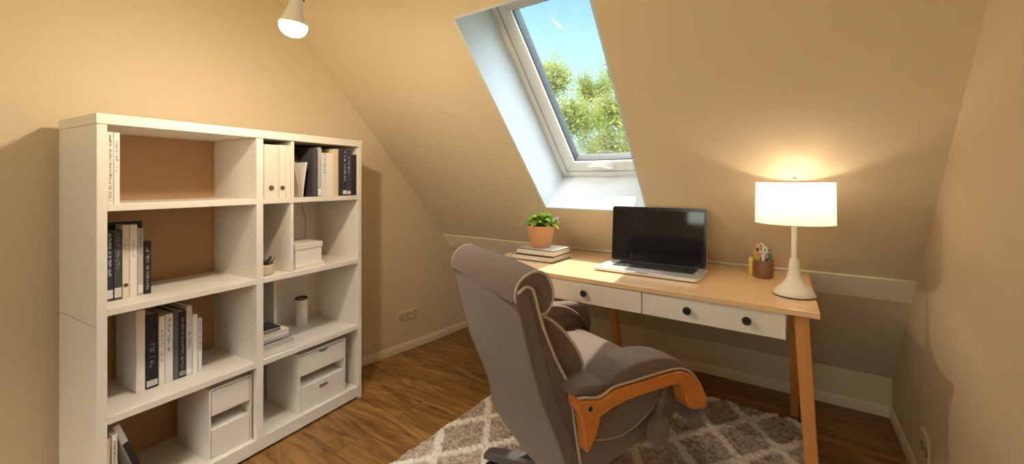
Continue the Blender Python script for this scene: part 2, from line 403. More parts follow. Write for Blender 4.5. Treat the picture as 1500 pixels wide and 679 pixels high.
# ---------------------------------------------------------------- roof window
bm = NB(); e = .004
def lining(pts):  # thin board with four inner corners (n = 0..DR)
    hexa(bm, pts)
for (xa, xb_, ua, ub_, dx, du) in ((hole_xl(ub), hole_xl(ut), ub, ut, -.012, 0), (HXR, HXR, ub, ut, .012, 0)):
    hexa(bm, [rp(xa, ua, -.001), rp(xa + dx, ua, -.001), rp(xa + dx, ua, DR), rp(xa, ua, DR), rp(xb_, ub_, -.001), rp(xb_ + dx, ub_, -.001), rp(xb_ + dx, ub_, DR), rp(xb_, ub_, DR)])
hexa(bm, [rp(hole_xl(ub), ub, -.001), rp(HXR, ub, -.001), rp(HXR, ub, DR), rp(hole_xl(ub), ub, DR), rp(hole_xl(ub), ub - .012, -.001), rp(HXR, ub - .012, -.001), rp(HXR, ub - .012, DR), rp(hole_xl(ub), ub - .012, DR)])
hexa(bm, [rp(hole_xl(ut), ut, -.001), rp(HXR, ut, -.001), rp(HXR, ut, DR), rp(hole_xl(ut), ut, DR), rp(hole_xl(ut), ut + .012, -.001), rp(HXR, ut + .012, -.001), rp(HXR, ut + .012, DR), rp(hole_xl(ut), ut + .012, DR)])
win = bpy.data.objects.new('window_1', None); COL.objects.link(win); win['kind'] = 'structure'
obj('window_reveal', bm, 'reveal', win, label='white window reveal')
def ring(m, name, off0, off1, n0, n1, right0=None, **k):
    bm = NB()
    a, b = off0, off1
    def X(u, o): return hole_xl(u) + o
    ro = -.012
    for seg in range(4):
        if seg == 0: pts = [(X(ub, a), ub + a), (HXR - a, ub + a), (HXR - b, ub + b), (X(ub, b), ub + b)]
        if seg == 1: pts = [(HXR - a, ub + a), (HXR - a, ut - a), (HXR - b, ut - b), (HXR - b, ub + b)]
        if seg == 2: pts = [(HXR - a, ut - a), (X(ut, a), ut - a), (X(ut, b), ut - b), (HXR - b, ut - b)]
        if seg == 3: pts = [(X(ut, a), ut - a), (X(ub, a), ub + a), (X(ub, b), ub + b), (X(ut, b), ut - b)]
        hexa(bm, [rp(x, u, n0) for x, u in pts] + [rp(x, u, n1) for x, u in pts])
    return obj(name, bm, m, win, **k)
ring('frame', 'window_frame', -.03, .030, DR - .012, DR + .09)
ring('frame_dark', 'window_gasket', .028, .034, DR + .004, DR + .05)
ring('frame', 'window_sash', .033, .098, DR - .004, DR + .07, bevel=.003)
ring('frame_dark', 'glazing_bead', .097, .103, DR + .012, DR + .07)
bm = NB(); hexa(bm, [rp(hole_xl(ub) + .098, ub + .098, DR + .034), rp(HXR - .098, ub + .098, DR + .034), rp(HXR - .098, ut - .098, DR + .034), rp(hole_xl(ut) + .098, ut - .098, DR + .034),
              rp(hole_xl(ub) + .098, ub + .098, DR + .040), rp(HXR - .098, ub + .098, DR + .040), rp(HXR - .098, ut - .098, DR + .040), rp(hole_xl(ut) + .098, ut - .098, DR + .040)])
obj('window_glass', bm, 'glass', win)
# white lever handle on the lower rail
bm = NB()
hp = [rp(-1.00, ub + .088, DR - .036), rp(-.955, ub + .090, DR - .040), rp(-.915, ub + .088, DR - .040), rp(-.895, ub + .078, DR - .036), rp(-.880, ub + .062, DR - .024), rp(-.875, ub + .056, DR)]
tube(bm, crom([tuple(p) for p in hp], 4, False), .0075, 10)
hexa(bm, [rp(-.895, ub + .045, DR - .01), rp(-.855, ub + .045, DR - .01), rp(-.855, ub + .075, DR - .01), rp(-.895, ub + .075, DR - .01), rp(-.895, ub + .045, DR), rp(-.855, ub + .045, DR), rp(-.855, ub + .075, DR), rp(-.895, ub + .075, DR)])
obj('window_handle', bm, 'frame', win, smooth=True)

w2 = bpy.data.objects.new('fill_window', None); COL.objects.link(w2); w2['kind'] = 'structure'  # unseen window behind the viewer, added to supply fill light
bm = NB(); f_ = .055
for x0, x1, z0, z1 in ((RWX0, RWX0 + f_, RWZ0, RWZ1), (RWX1 - f_, RWX1, RWZ0, RWZ1), (RWX0, RWX1, RWZ0, RWZ0 + f_), (RWX0, RWX1, RWZ1 - f_, RWZ1), ((RWX0 + RWX1) / 2 - .035, (RWX0 + RWX1) / 2 + .035, RWZ0, RWZ1)):
    box(bm, x0, x1, YB - .08, YB - .03, z0, z1)
obj('window_frame', bm, 'frame', w2)
bm = NB(); box(bm, RWX0 + f_, RWX1 - f_, YB - .057, YB - .053, RWZ0 + f_, RWZ1 - f_); obj('window_glass', bm, 'glass', w2)
# ---------------------------------------------------------------- outlets
def outlet(name, label, p0, ex, w, h, n, nrm):
    ex = Vector(ex).normalized(); nrm = Vector(nrm).normalized(); p0 = Vector(p0)
    mx = Matrix((( ex.x, nrm.x, 0, p0.x), (ex.y, nrm.y, 0, p0.y), (0, 0, 1, p0.z), (0, 0, 0, 1)))
    t = thing(name, label, 'power socket'); t.matrix_world = mx
    bm = NB(); box(bm, 0, w, .0005, .009, 0, h); obj('cover_plate', bm, 'socket', t, bevel=.002)
    for i in range(n):
        cx = w * (i + .5) / n; r = min(h, w / n) * .33
        bm = NB(); lathe(bm, [(r, 0), (r, .0015), (r * .8, .0015), (r * .8, .0005)], 20, mx=Matrix.Translation((cx, .009, h / 2)) @ Matrix.Rotation(-PI / 2, 4, 'X'))
        s = obj('socket_well', bm, 'socketdark', t, smooth=True)
        bm = NB(); lathe(bm, [(r * .78, 0), (r * .78, .0018)], 20, mx=Matrix.Translation((cx, .0088, h / 2)) @ Matrix.Rotation(-PI / 2, 4, 'X')); obj('socket_face', bm, 'socket', s, smooth=True)
        bm = NB()
        for sx in (-.35, .35): lathe(bm, [(r * .16, 0), (r * .16, .0006)], 8, mx=Matrix.Translation((cx, .0107, h / 2 + sx * r)) @ Matrix.Rotation(-PI / 2, 4, 'X'))
        obj('contact_hole', bm, 'socketdark', s)
ya, yb = 1.865, 2.03
outlet('wall_outlet', 'triple cream power socket low on the wall between bookcase and roof slope', (xl(yb), yb, .212), (xl(ya) - xl(yb), ya - yb, 0), .166, .060, 3, (yb - ya, -(xl(yb) - xl(ya)), 0))
outlet('wall_outlet', 'cream double power socket low on the right wall', (xr(2.070), 2.070, .125), (-.018, 1, 0), .10, .115, 2, (-1, -.018, 0))

# ---------------------------------------------------------------- bookcase
CR = .1014; CP = Vector((-1.848, .329, 0)); CL = 1.055; CD = .348; CH = 1.3845
ROT = Matrix.Rotation(CR, 4, 'Z'); CM = Matrix.Translation(CP) @ ROT; CI = CM.inverted()
def cfront(px, py=300, a=0.):       # pixel -> (y along, z) on the plane a behind the front
    n = ROT @ Vector((1, 0, 0)); h = hit(px, py, CM @ Vector((-a, 0, 0)), n); l = CI @ h; return l.y, l.z
def cshelf(px, py, z):              # pixel -> (a behind the front, y along) on height z
    l = CI @ atz(px, py, z); return -l.x, l.y
Z0, Z3, Z2, Z1 = .066, .3947, .749, 1.090
TS = .023
bc = thing('bookcase', 'tall white open bookcase with shelves standing against the left wall', 'bookcase', CP, CR)
yd0, yd1 = cfront(376)[0], cfront(386)[0]
sideT = .026
0 and print('divider', yd0, yd1, 'sideT', cfront(144)[0], cfront(156)[0], 'right', cfront(526)[0], cfront(533)[0])
def cb(name, x0, x1, y0, y1, z0, z1, m='white', bevel=.0012, **k):
    bm = NB(); box(bm, x0, x1, y0, y1, z0, z1); return obj(name, bm, m, bc, bevel=bevel, **k)
topT = .034
cb('side_panel', -CD, 0, 0, sideT, 0, CH - topT - .0005)
cb('side_panel', -CD, 0, CL - .022, CL, 0, CH - topT - .0005, 'pinned')
cb('top_board', -CD, .003, -.002, CL + .002, CH - topT, CH)
cb('divider_panel', -CD + .006, -.0005, yd0, yd1, Z0, CH - topT - .0005, 'pinned')
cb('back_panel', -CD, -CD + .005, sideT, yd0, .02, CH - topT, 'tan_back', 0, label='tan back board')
cb('back_panel', -CD, -CD + .005, yd0, CL - .022, .02, CH - topT, 'white', 0)
for z in (Z3, Z2, Z1):
    cb('shelf', -CD + .006, -.001, sideT, yd0, z - TS, z)
    cb('shelf', -CD + .006, -.001, yd1, CL - .022, z - TS, z)
cb('bottom_board', -CD + .006, -.001, sideT, CL - .022, .012, Z0)
# thin upright dividers in the right bay
yt0, yt1 = cfront(427)[0], cfront(431.5)[0]
cb('thin_divider', -.30, -.002, yt0, yt1, Z1 + .0005, CH - topT - .001)
cb('thin_divider', -.30, -.006, yt0, yt1, Z2 + .0005, Z1 - TS - .0005)
cb('thin_divider', -.30, -.135, yt0, yt1, Z3 + .0005, Z2 - TS - .0005)
bm = NB(); box(bm, -CD + .002, -.0003, -.0006, 0, .6960, .6972); obj('panel_joint', bm, 'hole', bc)  # thin dark joint line across the outer side panel

# ---------------------------------------------------------------- books
def glyphs(bm, y0, y1, z0, z1, x, dense=1.0, horiz=False):
    # illegible short strokes of spine lettering
    z = z1; w = max(.002, y1 - y0)
    while z > z0:
        h = w * random.uniform(.35, .75)
        if random.random() < .82 * dense:
            for k in range(random.choice((1, 2, 2, 3))):
                a = y0 + random.uniform(0, w * .7); b = a + random.uniform(w * .12, w * .3)
                zz = z - random.uniform(0, h * .5)
                if random.random() < .5: box(bm, x, x + .0004, a, b, zz - h * .8, zz)
                else: box(bm, x, x + .0004, y0 + w * .05, y1 - w * .05, zz - h * .2, zz)
        z -= h * 1.15
def book(label, y, t, h, d, col, inset, z, tagc=None, tag_h=.03, ink=None, ink_span=(.25, .9), lean=0, group=None, page=(.80, .74, .64), hard=True, name='book', rz=0, rough=.45, cat='book', ring=False):
    m = CM @ Matrix.Translation((-inset, y, z)) @ Matrix.Rotation(rz, 4, 'Z')
    if lean > 0: m = m @ Matrix.Translation((0, t, 0)) @ Matrix.Rotation(-lean, 4, 'X') @ Matrix.Translation((0, -t, 0))
    elif lean < 0: m = m @ Matrix.Rotation(-lean, 4, 'X')
    r = thing(name, label, cat, group=group); r.matrix_world = m
    ct = .0018
    bm = NB(); ov = .003 if hard else 0
    box(bm, -d, 0, 0, ct, 0, h); box(bm, -d, 0, t - ct, t, 0, h); box(bm, -ct, 0, ct, t - ct, 0, h)
    cv = obj('cover', bm, cmat(col, rough), r, bevel=.0006 if t > .01 else 0, seg=1)
    bm = NB(); box(bm, -d + ov, -ct, ct, t - ct, ov, h - ov); obj('pages', bm, cmat(page, .8), r)
    if tagc: 
        bm = NB(); box(bm, 0, .0005, t * .06, t * .94, .008, .008 + tag_h); obj('spine_label', bm, cmat(tagc, .5), r)
    if ink:
        bm = NB(); glyphs(bm, t * .28, t * .74, h * ink_span[0], h * ink_span[1], .0003, 1)
        if len(bm.verts): obj('spine_lettering', bm, cmat(ink, .5), r)
        else: bm.free()
    if ring:
        bm = NB(); rr = min(.011, t * .32)
        tube(bm, [(.0005, t / 2 + rr * math.cos(a * PI / 8), .045 + rr * math.sin(a * PI / 8)) for a in range(16)], .0014, 6, closed=True)
        obj('finger_ring', bm, cmat((.25, .2, .16), .3), r, smooth=True)
        bm = NB(); lathe(bm, [(rr * .85, 0), (rr * .85, .0005)], 16, mx=Matrix.Translation((0, t / 2, .045)) @ Matrix.Rotation(PI / 2, 4, 'Y')); obj('finger_hole', bm, cmat((.12, .08, .05), .8), r)
    return r
WHT = (.86, .80, .73); CRM = (.80, .72, .58); BLK = (.022, .020, .026); NVY = (.035, .04, .075); GRY = (.13, .12, .12); LGR = (.50, .48, .46); TAN = (.62, .44, .24)
def row(z, items, ylo, yhi, group, gap=.0012, a_fix=None):
    # items: (px_left, px_right, py_bottom, py_top, depth, colour, label, extras)
    last = ylo
    for it in items:
        pl, pr_, pb, pt_, d, col, lab, ex = it
        a, y0 = cshelf(pl, pb, z)
        a = max(.004, min(a, .12)) if z < 1 else .008
        y0 = cfront(pl, 300, a)[0]; y1 = cfront(pr_, 300, a)[0]
        y0 = max(y0, last + gap); t = max(.008, y1 - y0)
        if y0 + t > yhi - gap: t = yhi - gap - y0
        h = cfront(pl, pt_, a)[1] - z
        if 0: print('BAD', lab, round(y0, 3), round(t, 4), round(h, 3), 'hi', yhi)
        t = max(t, .005)
        ex = dict(ex)
        h = ex.pop('h', h)
        d = min(d, CD - .012 - a, (.182 if z == Z2 else .3) - a)
        book(lab, y0, t, h, d, col, a, z + .0006, group=group, **ex)
        last = y0 + t
ylL, yhL, ylR, yhR = sideT, yd0, yd1, CL - .022
row(Z1, [(157, 166.2, 299, 193, .17, WHT, 'white paperback against the bookcase side on the top left shelf', dict(ink=(.12, .10, .09), ink_span=(.04, .97), hard=False)),
         (166.6, 175.5, 298, 194, .17, (.88, .82, .76), 'white paperback second from the side on the top left shelf', dict(ink=(.15, .12, .10), ink_span=(.45, .9), hard=False))], ylL, yhL, 'books on the upper left shelf')
row(Z2, [(155.5, 166, 442, 337, .17, NVY, 'thin navy book with white spine lettering, first from the left on second shelf', dict(tagc=(.7, .68, .66), ink=(.8, .8, .8), ink_span=(.35, .95))),
         (167, 178.7, 440, 339, .17, (.07, .065, .07), 'dark grey book with a tall pale label at its foot, second shelf', dict(tagc=(.68, .64, .6), tag_h=.034, ink=(.35, .33, .33), ink_span=(.45, .93))),
         (179.2, 189.4, 436.5, 329.6, .17, CRM, 'cream box file with a dot near its foot, between grey and white books', dict(ink=(.45, .40, .32), ink_span=(.55, .85), ring=True)),
         (190, 201, 432, 329.6, .17, WHT, 'white book with small grey lettering, fourth on the second shelf', dict(ink=(.4, .36, .32), ink_span=(.52, .80))),
         (201.5, 210, 430, 335, .17, LGR, 'grey book with dark lettering and white foot, second shelf', dict(tagc=(.8, .76, .7), ink=(.03, .03, .03), ink_span=(.6, .98))),
         (210.6, 221.3, 427.5, 354, .16, BLK, 'short black book with white lettering at the end of the second shelf row', dict(ink=(.55, .53, .52), ink_span=(.1, .9)))], ylL, yhL, 'books on the second left shelf')
row(Z3, [(199.5, 212.6, 570, 456, .20, WHT, 'tall plain white binder at the left end of the third shelf row', dict(page=(.82, .78, .72))),
         (213.5, 232, 565.5, 462, .20, (.016, .014, .022), 'wide black book with a white foot label beside the plain white binder', dict(tagc=(.6, .58, .58), tag_h=.022, ink=(.25, .3, .3), ink_span=(.3, .6), page=(.55, .38, .22))),
         (232.5, 241.5, 559.5, 464, .19, WHT, 'cream white book between wide black book and lettered white book', dict(ink=(.3, .25, .2), ink_span=(.35, .8), page=(.75, .6, .42))),
         (242, 253.5, 557, 461, .19, (.80, .76, .72), 'white book with bold dark lettering and blue lower spine', dict(ink=(.05, .05, .06), ink_span=(.45, .93), page=(.5, .35, .2), tagc=(.75, .73, .7), tag_h=.02)),
         (254.3, 261.5, 551.5, 455, .19, GRY, 'charcoal grey book on the third shelf beside a black book', dict(page=(.8, .76, .7))),
         (262, 272.5, 548, 457, .19, BLK, 'black book with grey lettering in the middle of the third shelf row', dict(ink=(.35, .35, .35), ink_span=(.15, .9), tagc=(.3, .3, .32), tag_h=.018)),
         (273, 281.5, 545, 449, .19, (.66, .63, .60), 'tallest pale grey book on the third shelf', dict(ink=(.2, .2, .2), ink_span=(.4, .75), tagc=(.85, .8, .75), tag_h=.018)),
         (282.2, 289.4, 542, 461, .17, WHT, 'plain white thin book second from the right end of the third shelf row', dict(page=(.7, .6, .45))),
         (290, 296, 539.6, 466, .16, (.72, .69, .68), 'thin pale book with blue lettered strip at the right end of third shelf', dict(ink=(.06, .07, .16), ink_span=(.4, .95)))], ylL, yhL, 'books on the third left shelf')
# tall black folder lying upright behind the second-shelf row
a_ = .19
y0f = sideT + .004; y1f = cfront(211, 300, .17)[0]
bm = NB(); box(bm, -.014, 0, 0, y1f - y0f, 0, .268); r = thing('folder', 'large black folder standing flat behind the books on the second shelf', 'folder'); r.matrix_world = CM @ Matrix.Translation((-.186, y0f, Z2 + .0006))
obj('cover', bm, cmat(BLK, .4), r, bevel=.002)
bm = NB(); box(bm, -.011, -.003, .003, y1f - y0f - .003, .2685, .270); obj('pages', bm, cmat((.7, .62, .5), .8), r)

# bottom left shelf: two upright books and one slumped against them
book('thin cream book at far left on the bottom shelf', sideT + .002, .010, .255, .16, CRM, .012, Z0 + .0006, group='books on the bottom left shelf', page=(.6, .45, .3))
book('thin white lettered book beside the cream book on the bottom shelf', sideT + .0135, .013, .262, .16, WHT, .006, Z0 + .0006, ink=(.1, .1, .1), ink_span=(.3, .93), group='books on the bottom left shelf')
lb = book('white and black paperback slumped to the left on the bottom shelf', 0, .018, .290, .17, (.80, .78, .74), .03, Z0 + .0006, group='books on the bottom left shelf')
LA = math.radians(18)
lb.matrix_world = CM @ Matrix.Translation((-.035, sideT + .028 + .262 * math.tan(LA), Z0 + .001)) @ Matrix.Rotation(LA, 4, 'X')
bm = NB(); box(bm, -.17, .0004, .0178, .0186, .0, .215); box(bm, -.0002, .0006, .001, .0186, 0, .215); obj('cover_band', bm, cmat(BLK, .4), lb, label='black lower cover')
bm = NB(); box(bm, -.11, -.085, .0186, .0190, .15, .19); obj('cover_lettering', bm, cmat((.7, .7, .7), .5), lb)

# right bay, top shelf
row(Z1, [(386.8, 408, 289.6, 211, .25, (.80, .71, .58), 'widest cream ring binder at the left of the top right shelf', dict(ring=True, name='binder', cat='binder', page=(.75, .65, .5))),
         (409, 418.6, 289.2, 212, .25, (.83, .75, .64), 'narrow cream ring binder in the middle of three', dict(ring=True, name='binder', cat='binder', tagc=None)),
         (419.2, 426.3, 288.8, 213, .25, (.82, .73, .61), 'slim cream binder nearest the thin divider', dict(name='binder', cat='binder'))], ylR, yt0 - .0005, 'cream ring binders')
G = 'books on the upper right shelf'
row(Z1, [(459, 465.5, 288, 217, .20, (.07, .07, .075), 'dark grey book beside the big black book, top right shelf', dict()),
         (466, 471, 288, 216, .20, LGR, 'slim grey book with a white foot label on the top right shelf', dict(tagc=(.85, .82, .78), tag_h=.03)),
         (471.6, 479, 287, 223.6, .19, (.74, .73, .70), 'white book with bluish lettering, top right shelf', dict(ink=(.2, .3, .33), ink_span=(.5, .98))),
         (479.6, 488, 287, 224, .19, WHT, 'plain white book in the middle of the top right shelf', dict()),
         (488.6, 495.6, 286, 218, .20, (.74, .60, .40), 'tall straw coloured folder among the top right books', dict(page=(.7, .5, .3))),
         (496.2, 501.6, 285.5, 217, .20, (.03, .03, .045), 'dark navy book right of the straw folder', dict()),
         (502, 508, 285.5, 219, .20, BLK, 'black book with dense white spine lettering, top right shelf', dict(ink=(.75, .75, .78), ink_span=(.3, .97), tagc=(.8, .8, .8), tag_h=.02)),
         (508.4, 514, 285, 220, .18, (.04, .05, .10), 'blue black book with a white foot label near the shelf end', dict(ink=(.7, .7, .75), ink_span=(.5, .85), tagc=(.8, .8, .8), tag_h=.016)),
         (514.5, 521.5, 284.5, 226, .18, (.02, .018, .018), 'short black book at the right end of the top shelf', dict())], yt1 + .03, yhR, G, gap=.0006)
# big black book with its cover turned to the room, booklet and leaning magazine
ya_ = yt1 + .004; yb_ = .770
r = thing('book', 'big black book turned cover outward behind two magazines, top right shelf', 'book', group=G); r.matrix_world = CM @ Matrix.Translation((-.12, ya_, Z1 + .0006))
bm = NB(); box(bm, -.03, -.028, 0, yb_ - ya_, 0, .222); box(bm, -.002, 0, 0, yb_ - ya_, 0, .222); box(bm, -.028, -.002, 0, .002, 0, .222); obj('cover', bm, cmat(BLK, .6), r)
bm = NB(); box(bm, -.028, -.002, .002, yb_ - ya_ - .003, .003, .219); obj('pages', bm, 'paper', r)
bm = NB(); box(bm, 0, .0005, 0, yb_ - ya_, .175, .2); obj('cover_stripe', bm, cmat((.22, .09, .05), .4), r, label='brown stripe')
bm = NB(); box(bm, 0, .0006, (yb_ - ya_) * .72, (yb_ - ya_) * .86, .155, .17); obj('cover_sticker', bm, cmat((.8, .8, .78), .5), r)
def sheetbook(label, y0, ytop, y1, h, col, edge, a):
    # thin magazine: leans sideways, slightly curled
    r = thing('magazine', label, 'magazine', group='magazines on the upper right shelf'); r.matrix_world = CM @ Matrix.Translation((-a, 0, Z1 + .0008))
    bm = NB(); n = 8
    for w, nm, cc in ((.006, 'pages', edge),):
        L1 = []; 
        for k in range(n + 1):
            t = k / n; y = y0 + (ytop - y0) * (t ** 1.3); L1.append((y, h * t))
        P = [(y, z) for y, z in L1] + [(y + w, z) for y, z in reversed(L1)]
        prism(bm, P, -.105, 0, to=lambda p, q, x: (x, p, q))
    obj('pages', bm, cmat(edge, .7), r)
    bm = NB(); P = [(y + .006, z) for y, z in L1] + [(y + .0075, z) for y, z in reversed(L1)]
    prism(bm, P, -.105, 0.001, to=lambda p, q, x: (x, p, q)); obj('cover', bm, cmat(col, .4), r)
yy = yt1 + .002
sheetbook('brown edged magazine leaning left beside the thin divider', yy + .030, yy + .002, 0, .135, (.35, .2, .1), (.55, .42, .32), .008)
sheetbook('pale magazine with black cover leaning right, top right shelf', yy + .040, yy + .062, 0, .165, BLK, (.72, .69, .66), .008)

# right bay second shelf: succulent bowl and lidded box
p = CM @ Vector((-.050, max(cfront(398, 300, .05)[0], yd1 + .0365), Z2 + .0006)); p = CM @ Vector((-.050, yd1 + .0375, Z2 + .0006))
r = thing('potted_succulent', 'tiny dark plant in a cream bowl on the bookcase shelf', 'plant', p)
bm = NB(); lathe(bm, [(.020, 0), (.029, .006), (.034, .02), (.0345, .048), (.0315, .048), (.030, .04), (.001, .04)], 28); obj('bowl', bm, 'creamceramic', r, smooth=True)
bm = NB(); lathe(bm, [(.030, .038), (.028, .0425), (.001, .044)], 20); obj('soil', bm, 'soil', r, smooth=True)
bm = NB()
for k in range(26):
    an = random.uniform(0, 2 * PI); rr = random.uniform(0, .02); L = random.uniform(.018, .042); tl = random.uniform(.1, .7)
    b0 = Vector((rr * math.cos(an), rr * math.sin(an), .040)); tip = b0 + Vector((math.cos(an) * L * tl, math.sin(an) * L * tl, L))
    tube(bm, [b0, b0.lerp(tip, .5) + Vector((0, 0, .003)), tip], [.0012, .0022, .0006], 5)
    for q in (.4, .65, .9):
        c = b0.lerp(tip, q); d = Vector((random.uniform(-1, 1), random.uniform(-1, 1), random.uniform(0, 1))).normalized() * .008
        tube(bm, [c, c + d * .5, c + d], [.0008, .0022, .0005], 5)
obj('stems', bm, 'succ', r, smooth=True)

def ctn(name, label, cat, a, y, z, rz=0, group=None):
    r = thing(name, label, cat, group=group); r.matrix_world = CM @ Matrix.Translation((-a, y, z)) @ Matrix.Rotation(rz, 4, 'Z'); return r
y0 = cfront(433, 300, .05)[0]; y1 = cfront(471, 300, .05)[0]; W = y1 - y0
r = ctn('storage_box', 'white lidded storage box on the second shelf of the right bay', 'box', .05, y0, Z2 + .0006)
bm = NB(); box(bm, -.20, .0, 0, W, .018, .098); obj('box_body', bm, 'ceramic', r, bevel=.001)
bm = NB(); box(bm, -.204, .004, -.004, W + .004, .088, .116); obj('lid', bm, 'white', r, bevel=.0015)
bm = NB(); box(bm, -.206, .012, -.008, W + .006, 0, .018); obj('base_tray', bm, 'white', r, bevel=.0015)
# cable behind
bm = NB(); yq = cfront(448, 300, CD - .02)[0]
tube(bm, crom([(-CD + .010, yq - .02, Z1 - TS - .002), (-CD + .012, yq - .012, Z1 - .09), (-CD + .010, yq + .005, Z1 - .13), (-CD + .010, yq + .006, Z2 + .003)], 5, False), .0018, 6)
r = tag(obj('cable', bm, cmat((.55, .45, .34), .5)), 'thin pale cable hanging inside the right bay behind the storage box', 'cable'); r.matrix_world = CM

# right bay third shelf: stack of books, white cylinder
stack = [(.040, .110, .150, (.84, .80, .75), 'thick white book at the bottom of the shelf stack', 0),
         (.013, .108, .146, (.80, .77, .73), 'white magazine second from bottom in the shelf stack', .05),
         (.008, .106, .140, (.10, .11, .18), 'thin navy magazine in the middle of the shelf stack', .10),
         (.010, .106, .126, (.62, .64, .74), 'pale blue magazine above the navy one in the shelf stack', .02),
         (.026, .108, .122, (.82, .75, .64), 'thick cream book second from the top of the shelf stack', -.03),
         (.008, .104, .090, (.78, .75, .7), 'thin white booklet under the black notebook in the shelf stack', .06),
         (.012, .100, .082, (.03, .028, .03), 'black notebook on top of the shelf stack', .10)]
yL = yd1 + .004; z = Z3 + .0006
for (t, d, w, col, lab, dr) in stack:
    r = thing('book', lab, 'book', group='books stacked flat in the right bay'); w2 = w
    r.matrix_world = CM @ Matrix.Translation((-.012 - .006 * (t < .01), yL, z)) 
    ct = .0014
    if t < .009:
        bm = NB(); hexa(bm, [(-d, 0, 0), (0, 0, 0), (0 - dr * .1, w2, 0), (-d, w2, 0), (-d, 0, t), (0, 0, t), (0 - dr * .1, w2, t), (-d, w2, t)]); obj('cover', bm, cmat(col, .5), r)
    else:
        bm = NB(); box(bm, -d, 0, 0, w2, 0, ct); box(bm, -d, 0, 0, w2, t - ct, t); box(bm, -d, 0, 0, ct, ct, t - ct); obj('cover', bm, cmat(col, .5), r)
        bm = NB(); box(bm, -d + .003, -.003, ct, w2 - .003, ct, t - ct); obj('pages', bm, 'paper', r)
        bm = NB(); box(bm, -.0028, -.0022, ct, w2 - .003, ct, ct + .0016); box(bm, -.0028, -.0022, ct, w2 - .003, t - ct - .0016, t - ct)
        obj('edge_line', bm, cmat((.04, .04, .06), .5), r)
    z += t + .0005
a, y = cshelf(441.5, 478, Z3); a = max(a, .03)
r = thing('canister', 'white cylindrical canister with dark rim on the third shelf', 'canister', CM @ Vector((-a - .03, cfront(441.5, 300, a + .03)[0], Z3 + .0006)))
bm = NB(); rc = .031
lathe(bm, [(rc * .94, 0), (rc, .004), (rc, .140), (rc * .9, .140), (rc * .9, .01), (.001, .01)], 32); obj('body', bm, 'ceramic', r, smooth=True)
bm = NB(); lathe(bm, [(rc * 1.02, .137), (rc * 1.02, .146), (rc * .86, .146), (rc * .86, .137)], 32, caps=False)
bm.verts.ensure_lookup_table(); n = 32
for k in range(n): bm.faces.new((bm.verts[3 * n + k], bm.verts[3 * n + (k + 1) % n], bm.verts[(k + 1) % n], bm.verts[k]))
obj('rim', bm, cmat((.05, .045, .045), .4), r, smooth=True)

# drawer boxes on the bottom shelf
def drawer_box(label, y0, y1, handles):
    W = y1 - y0; H = Z3 - TS - Z0 - .028; D = .26; t = .007
    r = ctn('drawer_unit', label, 'drawer unit', .022, y0, Z0 + .0006, group=None)
    bm = NB(); box(bm, -D, 0, 0, t, 0, H); box(bm, -D, 0, W - t, W, 0, H); box(bm, -D, 0, t, W - t, 0, t); box(bm, -D, -.003, t, W - t, H - t, H); box(bm, -D, -D + t, t, W - t, t, H - t)
    obj('body', bm, 'white', r, bevel=.001)
    zu = H * .62
    bm = NB(); box(bm, -D + .012, -.001, t + .002, W - t - .002, zu, H - t - .004); d1 = obj('drawer', bm, 'white', r, bevel=.0015)
    if handles:
        bm = NB(); ps = [(W / 2 + .026 * math.cos(a * PI / 10), H - t - .0045 - .014 * math.sin(a * PI / 10)) for a in range(11)]
        prism(bm, ps, -.0008, .0006, to=lambda p, q, x: (x, p, q)); obj('handle_notch', bm, cmat((.22, .17, .13), .6), d1)
    zl = H * .50
    bm = NB()
    hexa(bm, [(-D + .012, t + .002, t + .002), (-.001, t + .002, t + .002), (-.001, W - t - .002, t + .002), (-D + .012, W - t - .002, t + .002),
              (-D + .012, t + .002, zl), (-.001, t + .002, zl - .022), (-.001, W - t - .002, zl - .022), (-D + .012, W - t - .002, zl)])
    d2 = obj('drawer', bm, 'white', r, bevel=.0015)
    if handles:
        bm = NB(); box(bm, -.0012, .0015, W / 2 - .022, W / 2 + .022, zl - .058, zl - .046); obj('handle', bm, cmat((.22, .18, .16), .4), d2)
    return r
y0 = cfront(306.4, 300, .022)[0]; y1 = cfront(371.6, 300, .022)[0]
drawer_box('white two-drawer unit without handles in the bottom left bay', y0, min(y1, yd0 - .008), False)
y0 = cfront(438, 300, .022)[0]; y1 = cfront(506, 300, .022)[0]
drawer_box('white two-drawer unit with dark handles in the bottom right bay', y0, y1, True)

# ---------------------------------------------------------------- desk
DZ = .754; DT = .020
DX0, DX1, DY0, DY1 = -1.375, .049, 1.612, 2.272
desk = thing('desk', 'light beech desk with white drawers and splayed legs under the roof window', 'desk', ((DX0 + DX1) / 2, (DY0 + DY1) / 2, 0))
ox, oy = (DX0 + DX1) / 2, (DY0 + DY1) / 2
def db(name, x0, x1, y0, y1, z0, z1, m, parent=desk, bevel=.0015, **k):
    bm = NB(); box(bm, x0 - ox, x1 - ox, y0 - oy, y1 - oy, z0, z1); return obj(name, bm, m, parent, bevel=bevel, **k)
bm = NB(); hexa(bm, [(DX0 - ox, DY0 + .02 - oy, DZ - DT), (DX1 - ox, DY0 - .004 - oy, DZ - DT), (DX1 - .022 - ox, DY1 - oy, DZ - DT), (DX0 + .0 - ox, DY1 - oy, DZ - DT),
                     (DX0 - ox, DY0 + .02 - oy, DZ), (DX1 - ox, DY0 - .004 - oy, DZ), (DX1 - .022 - ox, DY1 - oy, DZ), (DX0 + .0 - ox, DY1 - oy, DZ)])
obj('tabletop', bm, 'beech', desk, bevel=.002)
db('carcass', -1.285, -.042, DY0 + .032, DY1 - .10, .650, DZ - DT - .001, 'drawer')
zb, zt_ = .6465, .731
fr = DY0 + .012
